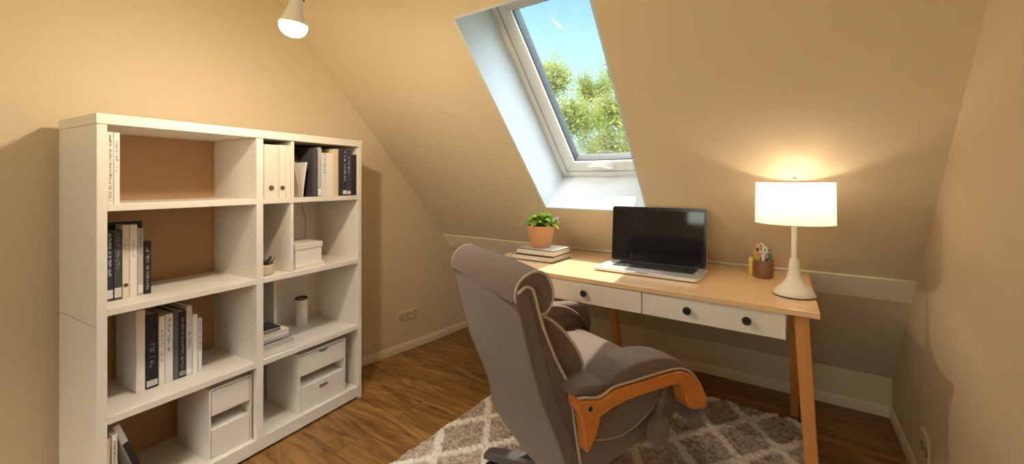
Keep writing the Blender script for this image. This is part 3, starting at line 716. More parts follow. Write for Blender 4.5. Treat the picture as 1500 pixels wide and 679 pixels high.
for x0, x1, kn in ((-1.285, -.996, (-1.14,)), (-.991, -.5145, (-.755,)), (-.5105, -.041, (-.343, -.152))):
    d = db('drawer', x0, x1, fr, fr + .019, zb, zt_, 'drawer')
    for kx in kn:
        bm = NB(); lathe(bm, [(.006, 0), (.006, .010), (.0135, .013), (.0145, .018), (.012, .022), (.001, .023)], 24, mx=Matrix.Translation((kx - ox, fr - oy, .692)) @ Matrix.Rotation(PI / 2, 4, 'X'))
        obj('knob', bm, 'black', d, smooth=True)
def dleg(tx, ty, bx, by, w=.042, wb=.034, ztop=DZ - DT - .001, dd=.04):
    bm = NB()
    def q(x, y, z, s, s2): return [(x - s / 2 - ox, y - s2 / 2 - oy, z), (x + s / 2 - ox, y - s2 / 2 - oy, z), (x + s / 2 - ox, y + s2 / 2 - oy, z), (x - s / 2 - ox, y + s2 / 2 - oy, z)]
    hexa(bm, q(bx, by, .0007, wb, wb) + q(tx, ty, ztop, w, dd)); return obj('leg', bm, 'leg', desk, bevel=.003)
dleg(.000, DY0 + .05, .042, DY0 + .03)
dleg(-.018, DY1 - .16, -.028, 2.50)
dleg(-1.235, DY0 + .08, -1.255, DY0 + .06)
dleg(-1.22, DY1 - .13, -1.24, 2.43)
dleg(-.875, DY1 - .12, -.87, 2.40)

# ---------------------------------------------------------------- laptop
r = thing('laptop', 'open silver laptop with dark screen on the desk', 'laptop', (-.566, 1.792, DZ + .0006), .0)
LW, LD = .450, .228
bm = NB(); 
def rrect(x0, x1, y0, y1, rad, n=5):
    P = []
    for cx, cy, a0 in ((x1 - rad, y0 + rad, -90), (x1 - rad, y1 - rad, 0), (x0 + rad, y1 - rad, 90), (x0 + rad, y0 + rad, 180)):
        for k in range(n + 1): a = math.radians(a0 + 90 * k / n); P.append((cx + rad * math.cos(a), cy + rad * math.sin(a)))
    return P
prism(bm, rrect(-LW / 2, LW / 2, 0, LD, .014), .003, .017, to=lambda a, b, z: (a, b, z)); base = obj('base', bm, 'silver', r, bevel=.002)
bm = NB()
for sx in (-1, 1):
    for yy in (.03, LD - .03): lathe(bm, [(.008, 0), (.008, .0035)], 12, c=(sx * (LW / 2 - .03), yy, 0))
obj('rubber_foot', bm, 'rubber', r)
bm = NB(); prism(bm, rrect(-.168, .193, .080, .206, .005), .0168, .0173, to=lambda a, b, z: (a, b, z)); kw = obj('key_well', bm, 'keygap', base)
bm = NB(); x0, x1, y0, y1 = -.165, .190, .083, .203
for rr in range(6):
    y = y0 + (y1 - y0) * rr / 6; h = (y1 - y0) / 6; x = x0; c = 0
    widths = {0: [1, 1, 1, 1.2, 5, 1.2, 1, 1, 1, 1, 1], 1: [2.1] + [1] * 10 + [2.1], 2: [1.7] + [1] * 11 + [1.7]}.get(rr, [1.3] + [1] * 12 + [1.3])
    u = (x1 - x0) / sum(widths)
    for w in widths: box(bm, x + .0015, x + w * u - .0015, y + .0015, y + h - .0015, .0172, .0192); x += w * u
obj('keys', bm, 'key', kw)
bm = NB(); prism(bm, rrect(-.06, .06, .008, .07, .004), .0168, .0172, to=lambda a, b, z: (a, b, z)); obj('trackpad', bm, cmat((.62, .61, .60), .3), base)
bm = NB(); box(bm, -.028, .028, -.0006, .004, .0125, .0172); obj('lid_notch', bm, cmat((.45, .44, .43), .4), base)
bm = NB(); tube(bm, [(-.17, LD - .012, .017), (.17, LD - .012, .017)], .006, 12); obj('hinge', bm, 'rubber', r, smooth=True)
TILT = math.radians(-4.5)
LH = .268
mxl = Matrix.Translation((0, LD - .010, .0185)) @ Matrix.Rotation(TILT, 4, 'X')
LWs = .441
def lidprism(x0, x1, z0, z1, rad, y0, y1):
    bm = NB(); P = rrect(x0, x1, z0, z1, rad); A = [bm.verts.new(mxl @ Vector((a, y0, b))) for a, b in P]; B = [bm.verts.new(mxl @ Vector((a, y1, b))) for a, b in P]
    bm.faces.new(A); bm.faces.new(B[::-1]); n = len(P)
    for i in range(n): bm.faces.new((A[i], B[i], B[(i + 1) % n], A[(i + 1) % n]))
    return bm
lid = obj('lid', lidprism(-LWs / 2, LWs / 2, 0, LH, .012, 0.0006, .008), 'silver', r, bevel=.001)
bz = obj('bezel', lidprism(-LWs / 2 + .0005, LWs / 2 - .0005, .0005, LH - .0005, .0115, -.0015, .0006), cmat((.010, .008, .009), .2), lid)
obj('display', lidprism(-LWs / 2 + .013, LWs / 2 - .013, .018, LH - .016, .001, -.0019, -.0015), 'screen', lid)
obj('webcam', lidprism(-.0015, .0015, LH - .0095, LH - .0065, .001, -.0020, -.0015), cmat((.6, .7, .8), .2), lid)

# ---------------------------------------------------------------- books and plant on the desk
z = DZ + .0006
for i, (x0, x1, y0, y1, t, lab) in enumerate(((-1.268, -1.020, 1.815, 2.015, .0295, 'lower of the two pale dark-edged books under the potted plant'), (-1.240, -1.012, 1.815, 1.995, .0300, 'upper of the two pale dark-edged books, directly under the pot'))):
    r = thing('book', lab, 'book', ((x0 + x1) / 2, (y0 + y1) / 2, z), group='books under the potted plant'); hx, hy = (x1 - x0) / 2, (y1 - y0) / 2
    bm = NB(); box(bm, -hx, hx, -hy, hy, 0, .0034); box(bm, -hx, hx, -hy, hy, t - .0034, t); box(bm, -hx, -hx + .003, -hy + .002, hy - .002, .0034, t - .0034)
    obj('cover', bm, cmat((.045, .035, .03), .5), r)
    bm = NB(); box(bm, -hx + .003, hx - .003, -hy + .003, hy - .003, .0034, t - .0034); obj('pages', bm, cmat((.78, .70, .60), .8), r)
    bm = NB(); box(bm, -hx + .002, hx - .002, -hy + .002, hy - .002, t, t + .0006); obj('cover_paper', bm, cmat((.62, .58, .55), .45), r, label='pale grey front cover')
    z += t + .0012
px_, py_ = -1.140, 1.905
plant = thing('potted_plant', 'leafy green plant in a terracotta pot on two books', 'plant', (px_, py_, z)); plant.scale = (1.14, 1.14, 1.02)
bm = NB(); lathe(bm, [(.043, 0), (.046, .003), (.066, .104), (.068, .106), (.068, .112), (.061, .112), (.060, .10), (.001, .098)], 36); obj('pot', bm, 'terracotta', plant, smooth=True)
bm = NB(); lathe(bm, [(.060, .096), (.055, .102), (.001, .105)], 24); obj('soil', bm, 'soil', plant, smooth=True)
def leaf(bm, base, d, L, w, curl=.3, roll=0.):
    d = Vector(d).normalized(); up = Vector((0, 0, 1)); s = d.cross(up)
    if s.length < .1: s = Vector((1, 0, 0))
    s.normalize(); s = Matrix.Rotation(roll, 3, d) @ s; nn = s.cross(d)
    n = 6; rows = []
    for i in range(n + 1):
        t = i / n; c = Vector(base) + d * L * t - up * curl * L * t * t
        ww = w * math.sin(PI * min(1, t * .93 + .05)) ** .75 * (1 - .25 * t)
        rows.append([bm.verts.new(c - s * ww + nn * ww * .25), bm.verts.new(c), bm.verts.new(c + s * ww + nn * ww * .25)])
    for A, B in zip(rows, rows[1:]):
        for k in range(2): bm.faces.new((A[k], A[k + 1], B[k + 1], B[k]))
rnd = random.Random(11)
for kind in range(3):
    bm = NB(); bs = NB()
    if kind == 0:
        for k in range(150):
            an = rnd.uniform(0, 2 * PI); rr = rnd.uniform(0, .05) ; hgt = .118 + .055 * (1 - (rr / .065) ** 2) * rnd.uniform(.3, 1)
            b = (rr * math.cos(an) + .012, rr * math.sin(an), hgt); d = (math.cos(an) + rnd.uniform(-.6, .6), math.sin(an) + rnd.uniform(-.6, .6), rnd.uniform(-.1, .9))
            leaf(bm, b, d, rnd.uniform(.022, .042), rnd.uniform(.007, .013), rnd.uniform(0, .5), rnd.uniform(-.8, .8))
            if k % 2 == 0: tube(bs, [(rr * .4 * math.cos(an), rr * .4 * math.sin(an), .1), b], .0012, 5)
        for an, L, zz in ((-.15, .075, .135), (.1, .06, .15), (.5, .06, .14), (-.6, .06, .13), (2.7, .05, .14), (-1.6, .05, .13)):
            leaf(bm, (.03 * math.cos(an), .03 * math.sin(an), zz), (math.cos(an), math.sin(an), .1), L, .017, .55)
        obj('foliage', bm, 'leaf', plant, smooth=True); obj('stems', bs, 'leaf', plant, smooth=True)
    elif kind == 1:
        for an, L, zz, w in ((PI - .55, .085, .150, .030), (PI + .1, .10, .130, .034), (PI - 1.1, .06, .155, .024), (PI + .7, .075, .125, .026), (-.3, .05, .15, .018)):
            leaf(bm, (.02 * math.cos(an), .02 * math.sin(an), zz), (math.cos(an), math.sin(an), .35), L, w, .6, .3)
            tube(bs, [(0, 0, .1), (.02 * math.cos(an), .02 * math.sin(an), zz)], .0018, 6)
        obj('broad_leaves', bm, 'leafpale', plant, smooth=True, label='broad paler green leaves'); obj('stalks', bs, 'leafpale', plant, smooth=True)
    else:
        for k in range(16):
            b = (.075 + rnd.uniform(-.01, .02), rnd.uniform(-.015, .015), .145 + rnd.uniform(-.012, .014)); lathe(bm, [(.001, -.002), (.003, 0), (.001, .003)], 6, c=b)
            if k % 4 == 0: tube(bs, [(.03, 0, .12), b], .0008, 5)
        obj('small_flowers', bm, cmat((.7, .68, .8), .7), plant, smooth=True); obj('flower_stalks', bs, 'leaf', plant)

# ---------------------------------------------------------------- table lamp
lp = thing('table_lamp', 'lit table lamp with white drum shade on the right end of the desk', 'lamp', (-.021, 1.812, DZ + .0006))
bm = NB(); lathe(bm, [(.060, 0), (.066, .004), (.066, .008), (.058, .020), (.040, .036), (.026, .056), (.0195, .080), (.0165, .105), (.0150, .122), (.0125, .132), (.001, .134)], 40); obj('lamp_base', bm, 'ceramic', lp, smooth=True)
bm = NB(); lathe(bm, [(.061, -.0004), (.0665, .001), (.0665, .0036), (.060, .0038)], 40); obj('base_pad', bm, cmat((.06, .03, .02), .7), lp, smooth=True)
bm = NB(); lathe(bm, [(.0088, .12), (.0088, .30), (.006, .30)], 16); obj('pole', bm, 'ceramic', lp, smooth=True)
SH0, SH1, SR = .259, .409, .122
bm = NB(); lathe(bm, [(SR, SH0), (SR * .985, SH1)], 64, caps=False); o = obj('lamp_shade', bm, 'shade', lp, smooth=True)
bm = NB()
for zz, rr in ((SH0, SR), (SH1, SR * .985)): tube(bm, [(rr * math.cos(a * PI / 32), rr * math.sin(a * PI / 32), zz) for a in range(64)], .0016, 6, closed=True)
for a in range(3): 
    an = a * 2 * PI / 3 + .4; tube(bm, [(0, 0, .392), (SR * .98 * math.cos(an), SR * .98 * math.sin(an), SH1 - .004)], .0012, 6)
tube(bm, [(0, 0, .300), (.032, 0, .335), (.034, 0, .37), (0, 0, .396)], .0012, 6); tube(bm, [(0, 0, .300), (-.032, 0, .335), (-.034, 0, .37), (0, 0, .396)], .0012, 6)
obj('shade_frame', bm, cmat((.7, .62, .5), .4), lp, smooth=True)
bm = NB(); lathe(bm, [(.004, .392), (.004, .414), (.007, .417), (.007, .423), (.002, .427)], 16); obj('finial', bm, 'ceramic', lp, smooth=True)
bm = NB(); lathe(bm, [(.010, .292), (.012, .30), (.012, .318)], 16); obj('bulb_socket', bm, 'plastic', lp, smooth=True)
bm = NB(); lathe(bm, [(.011, .318), (.020, .332), (.026, .348), (.024, .364), (.014, .376), (.001, .380)], 20); obj('bulb', bm, 'lampbulb', lp, smooth=True)

# ---------------------------------------------------------------- pen cup
cup = thing('pen_cup', 'small brown wooden pen cup on the desk by the lamp', 'pen cup', (-.132, 2.070, DZ + .0006))
bm = NB(); lathe(bm, [(.030, 0), (.034, .004), (.0375, .04), (.0365, .076), (.033, .076), (.0335, .04), (.029, .008), (.001, .008)], 28); obj('cup_body', bm, 'cupwood', cup, smooth=True)
def stick(name, label, cat, dx, dy, tx, ty, L, r_, m, extra=None):
    t = thing(name, label, cat, (-.132, 2.070, DZ + .0006)); bm = NB()
    a = Vector((dx, dy, .010)); b = a + Vector((tx, ty, 1)).normalized() * L
    tube(bm, [a, a.lerp(b, .97), b], [r_, r_, r_ * .5], 8); obj('barrel', bm, m, t, smooth=True)
    if extra:
        bm = NB(); tube(bm, [a.lerp(b, extra[0]), a.lerp(b, extra[1])], r_ * 1.08, 8); obj('band', bm, cmat(extra[2], .4), t, smooth=True)
    return t
stick('pencil', 'orange topped pencil leaning left in the pen cup', 'pencil', -.012, .004, -.10, .02, .140, .0045, cmat((.75, .30, .08), .4), (.72, .82, (.04, .03, .03)))
stick('pen', 'olive green pen on the left side of the pen cup', 'pen', -.021, -.002, -.10, -.03, .105, .006, cmat((.50, .42, .05), .4))
stick('pen', 'dark pen leaning right in the pen cup', 'pen', .010, .002, .14, .0, .115, .004, cmat((.04, .04, .035), .4), (.85, .93, (.3, .3, .28)))
stick('pen', 'short green pen at the right rim of the pen cup', 'pen', .018, -.006, .10, -.03, .094, .005, cmat((.05, .11, .07), .4))
# ruler / scissors: pale flat blades
t = thing('scissors', 'pale scissors standing handles up in the pen cup', 'scissors', (-.132, 2.074, DZ + .0006))
bm = NB(); hexa(bm, [(-.006, .004, .012), (.002, .004, .012), (.002, .006, .012), (-.006, .006, .012), (-.010, .004, .10), (.004, .004, .10), (.004, .006, .10), (-.010, .006, .10)]); obj('blades', bm, cmat((.6, .6, .62), .25), t)
bm = NB(); 
for cx, cz, rx, rz_ in ((-.010, .124, .010, .019), (.004, .116, .008, .014)):
    tube(bm, [(cx + rx * math.cos(a * PI / 8), .005, cz + rz_ * math.sin(a * PI / 8)) for a in range(16)], .0035, 8, closed=True)
obj('handles', bm, cmat((.66, .62, .64), .4), t, smooth=True)
# yellow block beside the cup
t = thing('highlighter', 'yellow highlighter standing on the desk left of the pen cup', 'marker', (-.180, 2.105, DZ + .0006))
bm = NB(); lathe(bm, [(.0095, 0), (.0105, .003), (.0105, .048), (.008, .052)], 16); obj('barrel', bm, cmat((.85, .60, .10), .4), t, smooth=True)
bm = NB(); lathe(bm, [(.008, .052), (.0105, .054), (.0095, .074), (.006, .078)], 16); obj('cap', bm, cmat((.88, .68, .22), .4), t, smooth=True)

# ---------------------------------------------------------------- hanging bulb
BP = EYE + ray(430, 36) * 1.40
pend = thing('pendant_bulb', 'bare glowing light bulb hanging from the ceiling', 'lamp', (BP.x, BP.y, ZC - .001))
hb = BP.z - (ZC - .001)
tl = Matrix.Translation((0, 0, hb)) @ Matrix.Rotation(math.radians(7), 4, V_F)
bm = NB(); lathe(bm, [(.034, .012), (.043, .0), (.044, -.012), (.038, -.026), (.026, -.036), (.012, -.041), (.001, -.042)], 32, mx=tl); obj('bulb', bm, 'bulb', pend, smooth=True)
bm = NB(); lathe(bm, [(.0345, .0125), (.0440, -.0005), (.0440, .004), (.036, .022), (.028, .045), (.022, .062), (.020, .085), (.001, .085)], 32, mx=tl); obj('bulb_collar', bm, 'plastic', pend, smooth=True)
bm = NB(); lathe(bm, [(.022, .085), (.024, .088), (.024, .130), (.012, .142), (.001, .142)], 24, mx=tl); obj('bulb_holder', bm, 'rubber', pend, smooth=True)
bm = NB(); tube(bm, [tl @ Vector((0, 0, .14)), (0.006, 0, hb * .4), (0, 0, -.02)], .003, 8); obj('cord', bm, 'rubber', pend, smooth=True)
bm = NB(); lathe(bm, [(.045, 0), (.045, -.012), (.012, -.03), (.001, -.03)], 24); obj('ceiling_rose', bm, 'plastic', pend, smooth=True)

bulb_light('pendant_light', BP + Vector((0, 0, -.004)), 21, (1., .83, .62), .03)
bulb_light('lamp_light', Vector(lp.location) + Vector((0, 0, .350)), 1.0, (1., .84, .64), .02)
# ---------------------------------------------------------------- rug
def lat(x, y):
    u = x / .262 + y / .352 - .74; v = x / .262 - y / .352 + .317
    du = abs(u - round(u)); dv = abs(v - round(v)); d = min(du, dv)
    return max(0, min(1, (.095 - d) / .03))
from mathutils import noise as mnoise
RX0, RX1, RY0, RY1 = -1.385, .022, .55, 2.44
bm = NB(); NX, NY = 250, 330; lay = bm.verts.layers.float.new('lattice'); G_ = []
for j in range(NY + 1):
    rowv = []
    for i in range(NX + 1):
        x = RX0 + (RX1 - RX0) * i / NX; y = RY0 + (RY1 - RY0) * j / NY
        wob = Vector((x * 9, y * 9, 0)); jx = .010 * mnoise.noise(wob * 1.5); jy = .010 * mnoise.noise(wob * 1.5 + Vector((9, 3, 1)))
        ex = min(i, NX - i) * (RX1 - RX0) / NX; ey = min(j, NY - j) * (RY1 - RY0) / NY; ed = min(ex, ey)
        sx = .012 * mnoise.noise(Vector((x * 40, y * 40, 5))); 
        l = lat(x + jx + .6 * sx, y + jy)
        h = .010 + .010 * l + .010 * mnoise.noise(Vector((x * 75, y * 75, 0))) + .006 * mnoise.noise(Vector((x * 170, y * 170, 3)))
        e2 = min(1, ed / .018); h = max(.0008, h * math.sqrt(e2)) if ed > 0 else .0008
        ox_ = .010 * mnoise.noise(Vector((x * 30, y * 30, 7))) * (1 if ed < .02 else .3)
        v = bm.verts.new((x + ox_, y + ox_, h)); v[lay] = l; rowv.append(v)
    G_.append(rowv)
for j in range(NY):
    for i in range(NX): bm.faces.new((G_[j][i], G_[j][i + 1], G_[j + 1][i + 1], G_[j + 1][i]))
rug = tag(obj('rug', bm, 'rug', smooth=True, auto=180), 'shaggy grey-brown rug with cream diamond lattice on the wood floor', 'rug')

# ---------------------------------------------------------------- office chair
CX, CY, CT = -.62, 1.342, 1.068
ch = thing('office_chair', 'grey-brown upholstered executive chair with curved orange wooden armrests', 'chair', (CX, CY, .012), CT)
HW = .262
def inset(poly, d):
    n = len(poly); o = []; area = sum(poly[i][0] * poly[(i + 1) % n][1] - poly[(i + 1) % n][0] * poly[i][1] for i in range(n)); sg = 1 if area > 0 else -1
    for i in range(n):
        t = Vector((poly[(i + 1) % n][0] - poly[i - 1][0], poly[(i + 1) % n][1] - poly[i - 1][1])); t.normalize(); o.append((poly[i][0] - sg * t.y * d, poly[i][1] + sg * t.x * d))
    return o
back_poly = [(-.403, .857), (-.376, .741), (-.338, .602), (-.303, .513), (-.264, .414), (-.232, .285), (-.205, .262), (-.180, .285), (-.196, .36), (-.211, .398), (-.223, .474), (-.238, .57), (-.253, .622), (-.288, .689), (-.329, .786), (-.347, .850), (-.358, .880), (-.378, .888), (-.396, .878)]
bp2 = crom(back_poly, 4)
bm = NB(); cushion(bm, bp2, -HW, HW, puff=.010, rnd=.014); obj('backrest', bm, 'fabric', ch, smooth=True, soft=(.007, 8))
seamp = crom([(-.392, .862), (-.362, .748), (-.322, .606), (-.285, .512), (-.246, .414), (-.214, .300)], 4, False)
for s in (-1, 1):
    bi = inset(bp2, .003); fi = [p for k, p in enumerate(bi) if k >= 28]
    bm = NB(); tube(bm, [(p[0], s * (HW + .001), p[1]) for p in fi], .0042, 8); obj('backrest_piping', bm, 'piping', ch, smooth=True, label='pale piping')
    bm = NB(); tube(bm, [(p[0], s * (HW - .003), p[1]) for p in bi[:29]], .0040, 8); obj('backrest_cord', bm, 'fabric', ch, smooth=True)
    bm = NB(); tube(bm, [(p[0] + .024, s * (HW + .0004), p[1]) for p in seamp], .0018, 6); obj('backrest_seam', bm, cmat((.13, .09, .07), .8), ch)
# headrest roll
hr = crom([(-.406, .848), (-.405, .878), (-.388, .905), (-.350, .922), (-.315, .912), (-.294, .880), (-.290, .845), (-.302, .815), (-.325, .803), (-.350, .82), (-.375, .85), (-.395, .846)], 4)
bm = NB(); cushion(bm, hr, -HW + .006, HW - .006, puff=.006); obj('headrest', bm, 'fabric', ch, smooth=True, soft=(.007, 8))
for s in (-1, 1):
    bm = NB(); tube(bm, [(p[0], s * (HW - .010), p[1]) for p in inset(hr, .003)], .0042, 8, closed=True); obj('headrest_piping', bm, 'piping', ch, smooth=True, label='pale piping')
bm = NB(); tube(bm, [(-.408, y, .849) for y in [-HW + .01 + (2 * HW - .02) * k / 20 for k in range(21)]], .0042, 8); obj('headrest_seam', bm, 'fabric', ch, smooth=True)
# lumbar and lower back cushions
lu = crom([(-.318, .792), (-.285, .782), (-.240, .742), (-.200, .690), (-.178, .640), (-.190, .606), (-.235, .606), (-.262, .64), (-.300, .72)], 5)
bm = NB(); cushion(bm, lu, -.235, .235, puff=.010, rnd=.035, rows=8); obj('lumbar_cushion', bm, 'fabric', ch, smooth=True, soft=(.007, 8))
for s in (-1, 1):
    bm = NB(); tube(bm, [(p[0], s * .231, p[1]) for p in inset(lu, .004)], .0045, 8, closed=True); obj('lumbar_piping', bm, 'piping', ch, smooth=True, label='pale piping')
lo = crom([(-.245, .612), (-.200, .600), (-.180, .560), (-.175, .520), (-.215, .50), (-.235, .55)], 5)
bm = NB(); cushion(bm, lo, -.235, .235, puff=.006, rnd=.03, rows=6); obj('lower_back_cushion', bm, 'fabric', ch, smooth=True, soft=(.007, 8))
# seat
se = crom([(-.225, .470), (-.210, .530), (-.120, .545), (0, .548), (.100, .545), (.165, .525), (.190, .490), (.170, .458), (.08, .45), (-.1, .45)], 5)
bm = NB(); cushion(bm, se, -.235, .235, puff=.014, rnd=.035, rows=8); obj('seat', bm, 'fabric', ch, smooth=True, soft=(.007, 8))
sk = crom([(-.215, .475), (-.218, .36), (-.150, .345), (-.05, .372), (.014, .388), (.110, .412), (.160, .445), (.150, .470), (.0, .475)], 4)
bm = NB(); cushion(bm, sk, -.262, .262, puff=.002, rnd=.02); obj('seat_base', bm, 'fabric', ch, smooth=True, soft=(.007, 8))
fr_ = crom([(.045, .465), (.062, .520), (.110, .548), (.165, .530), (.192, .490), (.175, .455), (.11, .435)], 5)
bm = NB(); cushion(bm, fr_, -.266, .266, puff=.006, rnd=.03, rows=6); obj('front_roll', bm, 'fabric', ch, smooth=True, soft=(.007, 8))
for s in (-1, 1):
    sc_ = crom([(-.195, .470), (-.160, .448), (-.088, .440), (-.03, .455), (.020, .480), (.055, .515), (.072, .560), (.02, .590), (-.10, .580), (-.19, .560)], 5)
    a, b = (-.285, -.236) if s < 0 else (.236, .285)
    bm = NB(); cushion(bm, sc_, a, b, puff=.006, rnd=.016, rows=6); sd = obj('side_cushion', bm, 'fabric', ch, smooth=True, soft=(.0045, 8))
    bm = NB(); tube(bm, [(p[0], s * .281, p[1]) for p in inset(sc_, .002)], .0036, 8, closed=True); obj('side_piping', bm, 'piping', sd, smooth=True)
    # bent wooden arm
    wd = crom([(-.274, .606), (-.250, .604), (-.209, .594), (-.182, .600), (-.153, .609), (-.069, .611), (.020, .613), (.080, .610), (.120, .594), (.152, .566), (.176, .528), (.186, .500), (.178, .487), (.150, .486), (.117, .496), (.103, .516), (.094, .550), (.078, .570), (.050, .577), (-.030, .577), (-.105, .575), (-.165, .566), (-.205, .553), (-.245, .558), (-.272, .580)], 4)
    y0, y1 = (-.343, -.296) if s < 0 else (.296, .343)
    bm = NB(); prism(bm, wd, y0, y1); arm = obj('armrest', bm, 'chairwood', ch, smooth=True, bevel=.005, seg=3, auto=50, label='curved orange wooden armrest')
    up_ = crom([(-.248, .575), (-.196, .575), (-.190, .530), (-.205, .490), (-.232, .455), (-.240, .50)], 4)
    y0b, y1b = (-.322, -.288) if s < 0 else (.288, .322)
    bm = NB(); prism(bm, up_, y0b, y1b); obj('arm_support', bm, 'chairwood', arm, smooth=True, bevel=.004, auto=50)
    bm = NB(); lathe(bm, [(.010, 0), (.010, .003), (.007, .003), (.007, .001), (.001, .001)], 20, mx=Matrix.Translation((-.240, s * .343, .583)) @ Matrix.Rotation(-s * PI / 2, 4, 'X')); obj('bolt_ring', bm, 'brass', arm, smooth=True)
    bm = NB(); lathe(bm, [(.0066, 0), (.0066, .002)], 16, mx=Matrix.Translation((-.240, s * .343, .583)) @ Matrix.Rotation(-s * PI / 2, 4, 'X')); obj('bolt_head', bm, 'rubber', arm)
    # upholstered pad, thick in front and wrapping the bend
    pad = crom([(-.175, .614), (-.165, .628), (-.120, .648), (-.060, .658), (.010, .656), (.075, .640), (.130, .608), (.170, .562), (.196, .510), (.196, .470), (.176, .432), (.160, .430), (.166, .460), (.184, .486), (.188, .505), (.176, .532), (.152, .570), (.120, .598), (.080, .613), (.020, .616), (-.069, .614), (-.14, .611)], 4)
    ya2, yb2 = (-.330, -.225) if s < 0 else (.225, .330)
    bm = NB(); cushion(bm, pad, ya2, yb2, puff=.003, rnd=.012, rows=5); obj('arm_pad', bm, 'fabric', ch, smooth=True, soft=(.0045, 8))
    rp2 = crom([(-.272, .606), (-.262, .622), (-.225, .624), (-.180, .622), (-.150, .620), (-.152, .612), (-.182, .603), (-.209, .596), (-.250, .606)], 4)
    bm = NB(); cushion(bm, rp2, ya2 + .008, yb2 - .004, puff=.003, rnd=.006, rows=4); obj('rear_arm_pad', bm, 'fabric', ch, smooth=True, soft=(.0045, 8))
    bm = NB(); edge = crom([(-.272, .607), (-.250, .605), (-.209, .596), (-.182, .602), (-.153, .612), (-.069, .614), (.020, .616), (.080, .613), (.120, .597), (.152, .569), (.178, .530), (.190, .500), (.186, .475)], 4, False)
    tube(bm, [(p[0], s * .334, p[1] + .0035) for p in edge], .0034, 8); obj('arm_piping', bm, 'piping', ch, smooth=True, label='pale piping')
    # inner upholstered arm panel
    ip = crom([(-.18, .50), (-.18, .62), (-.10, .650), (.10, .648), (.178, .630), (.205, .585), (.202, .52), (.14, .50), (0, .49)], 4)
    ya3, yb3 = (-.292, -.262) if s < 0 else (.262, .292)
    if s > 0:
        bm = NB(); cushion(bm, ip, .240, .290, puff=.004, rnd=.018, rows=6); obj('arm_panel', bm, 'fabric', ch, smooth=True, soft=(.007, 8))
    # recline strap with paddle end
    bm = NB(); st = [(.078, s * .292, .580), (.070, s * .294, .548), (.050, s * .297, .508), (.036, s * .300, .470)]
    st = crom(st, 5, False); W_ = .012
    Q = []
    for p in st: Q.append([bm.verts.new((p[0] - W_, p[1] - .002, p[2])), bm.verts.new((p[0] + W_, p[1] - .002, p[2])), bm.verts.new((p[0] + W_, p[1] + .003, p[2])), bm.verts.new((p[0] - W_, p[1] + .003, p[2]))])
    for A, B in zip(Q, Q[1:]):
        for k in range(4): bm.faces.new((A[k], A[(k + 1) % 4], B[(k + 1) % 4], B[k]))
    bm.faces.new(Q[0]); bm.faces.new(Q[-1][::-1]); sp = obj('side_strap', bm, 'fabric', ch, smooth=True)
    pdl = crom([(.036, .480), (.056, .470), (.066, .440), (.058, .402), (.030, .392), (.004, .406), (.000, .440), (.014, .470)], 5)
    yp0, yp1 = (-.318, -.290) if s < 0 else (.290, .318)
    bm = NB(); cushion(bm, pdl, yp0, yp1, puff=.004, rnd=.012, rows=5); obj('strap_paddle', bm, 'fabric', sp, smooth=True, soft=(.0045, 8))
# mechanism, column, star base
bm = NB(); box(bm, -.12, .08, -.09, .09, .315, .352); box(bm, -.20, -.05, -.03, .03, .300, .345); obj('tilt_mechanism', bm, 'metal', ch, bevel=.006)
bm = NB(); lathe(bm, [(.030, .105), (.030, .22), (.018, .225), (.018, .318)], 24); obj('gas_lift', bm, 'metal', ch, smooth=True)
bm = NB(); lathe(bm, [(.045, .075), (.050, .085), (.048, .125), (.034, .135)], 28); obj('hub', bm, 'metal', ch, smooth=True)
for k in range(5):
    an = math.radians(185) - CT + 2 * PI * k / 5
    mx = Matrix.Rotation(an, 4, 'Z'); bm = NB()
    prof = [(.035, .080, .130, .034), (.14, .080, .126, .032), (.26, .074, .112, .030), (.395, .060, .086, .028), (.415, .058, .078, .025)]
    rg = []
    for x, z0, z1, w in prof: rg.append([bm.verts.new(mx @ Vector(q)) for q in ((x, -w, z0), (x, w, z0), (x, w, z1 - .008), (x, w * .7, z1), (x, -w * .7, z1), (x, -w, z1 - .008))])
    for A, B in zip(rg, rg[1:]):
        for i in range(6): bm.faces.new((A[i], A[(i + 1) % 6], B[(i + 1) % 6], B[i]))
    bm.faces.new(rg[0]); bm.faces.new(rg[-1][::-1]); sl_ = obj('base_leg', bm, 'metal', ch, bevel=.002)
    bm = NB(); lathe(bm, [(.006, .030), (.006, .066)], 10, c=(.39, 0, 0), mx=mx); 
    for sgn in (-1, 1):
        lathe(bm, [(.001, -.007), (.020, -.007), (.0225, -.003), (.0225, .005), (.018, .008), (.001, .008)], 20, mx=mx @ Matrix.Translation((.39, sgn * .014, .0235)) @ Matrix.Rotation(PI / 2, 4, 'X'))
    obj('caster', bm, 'rubber', sl_, smooth=True)

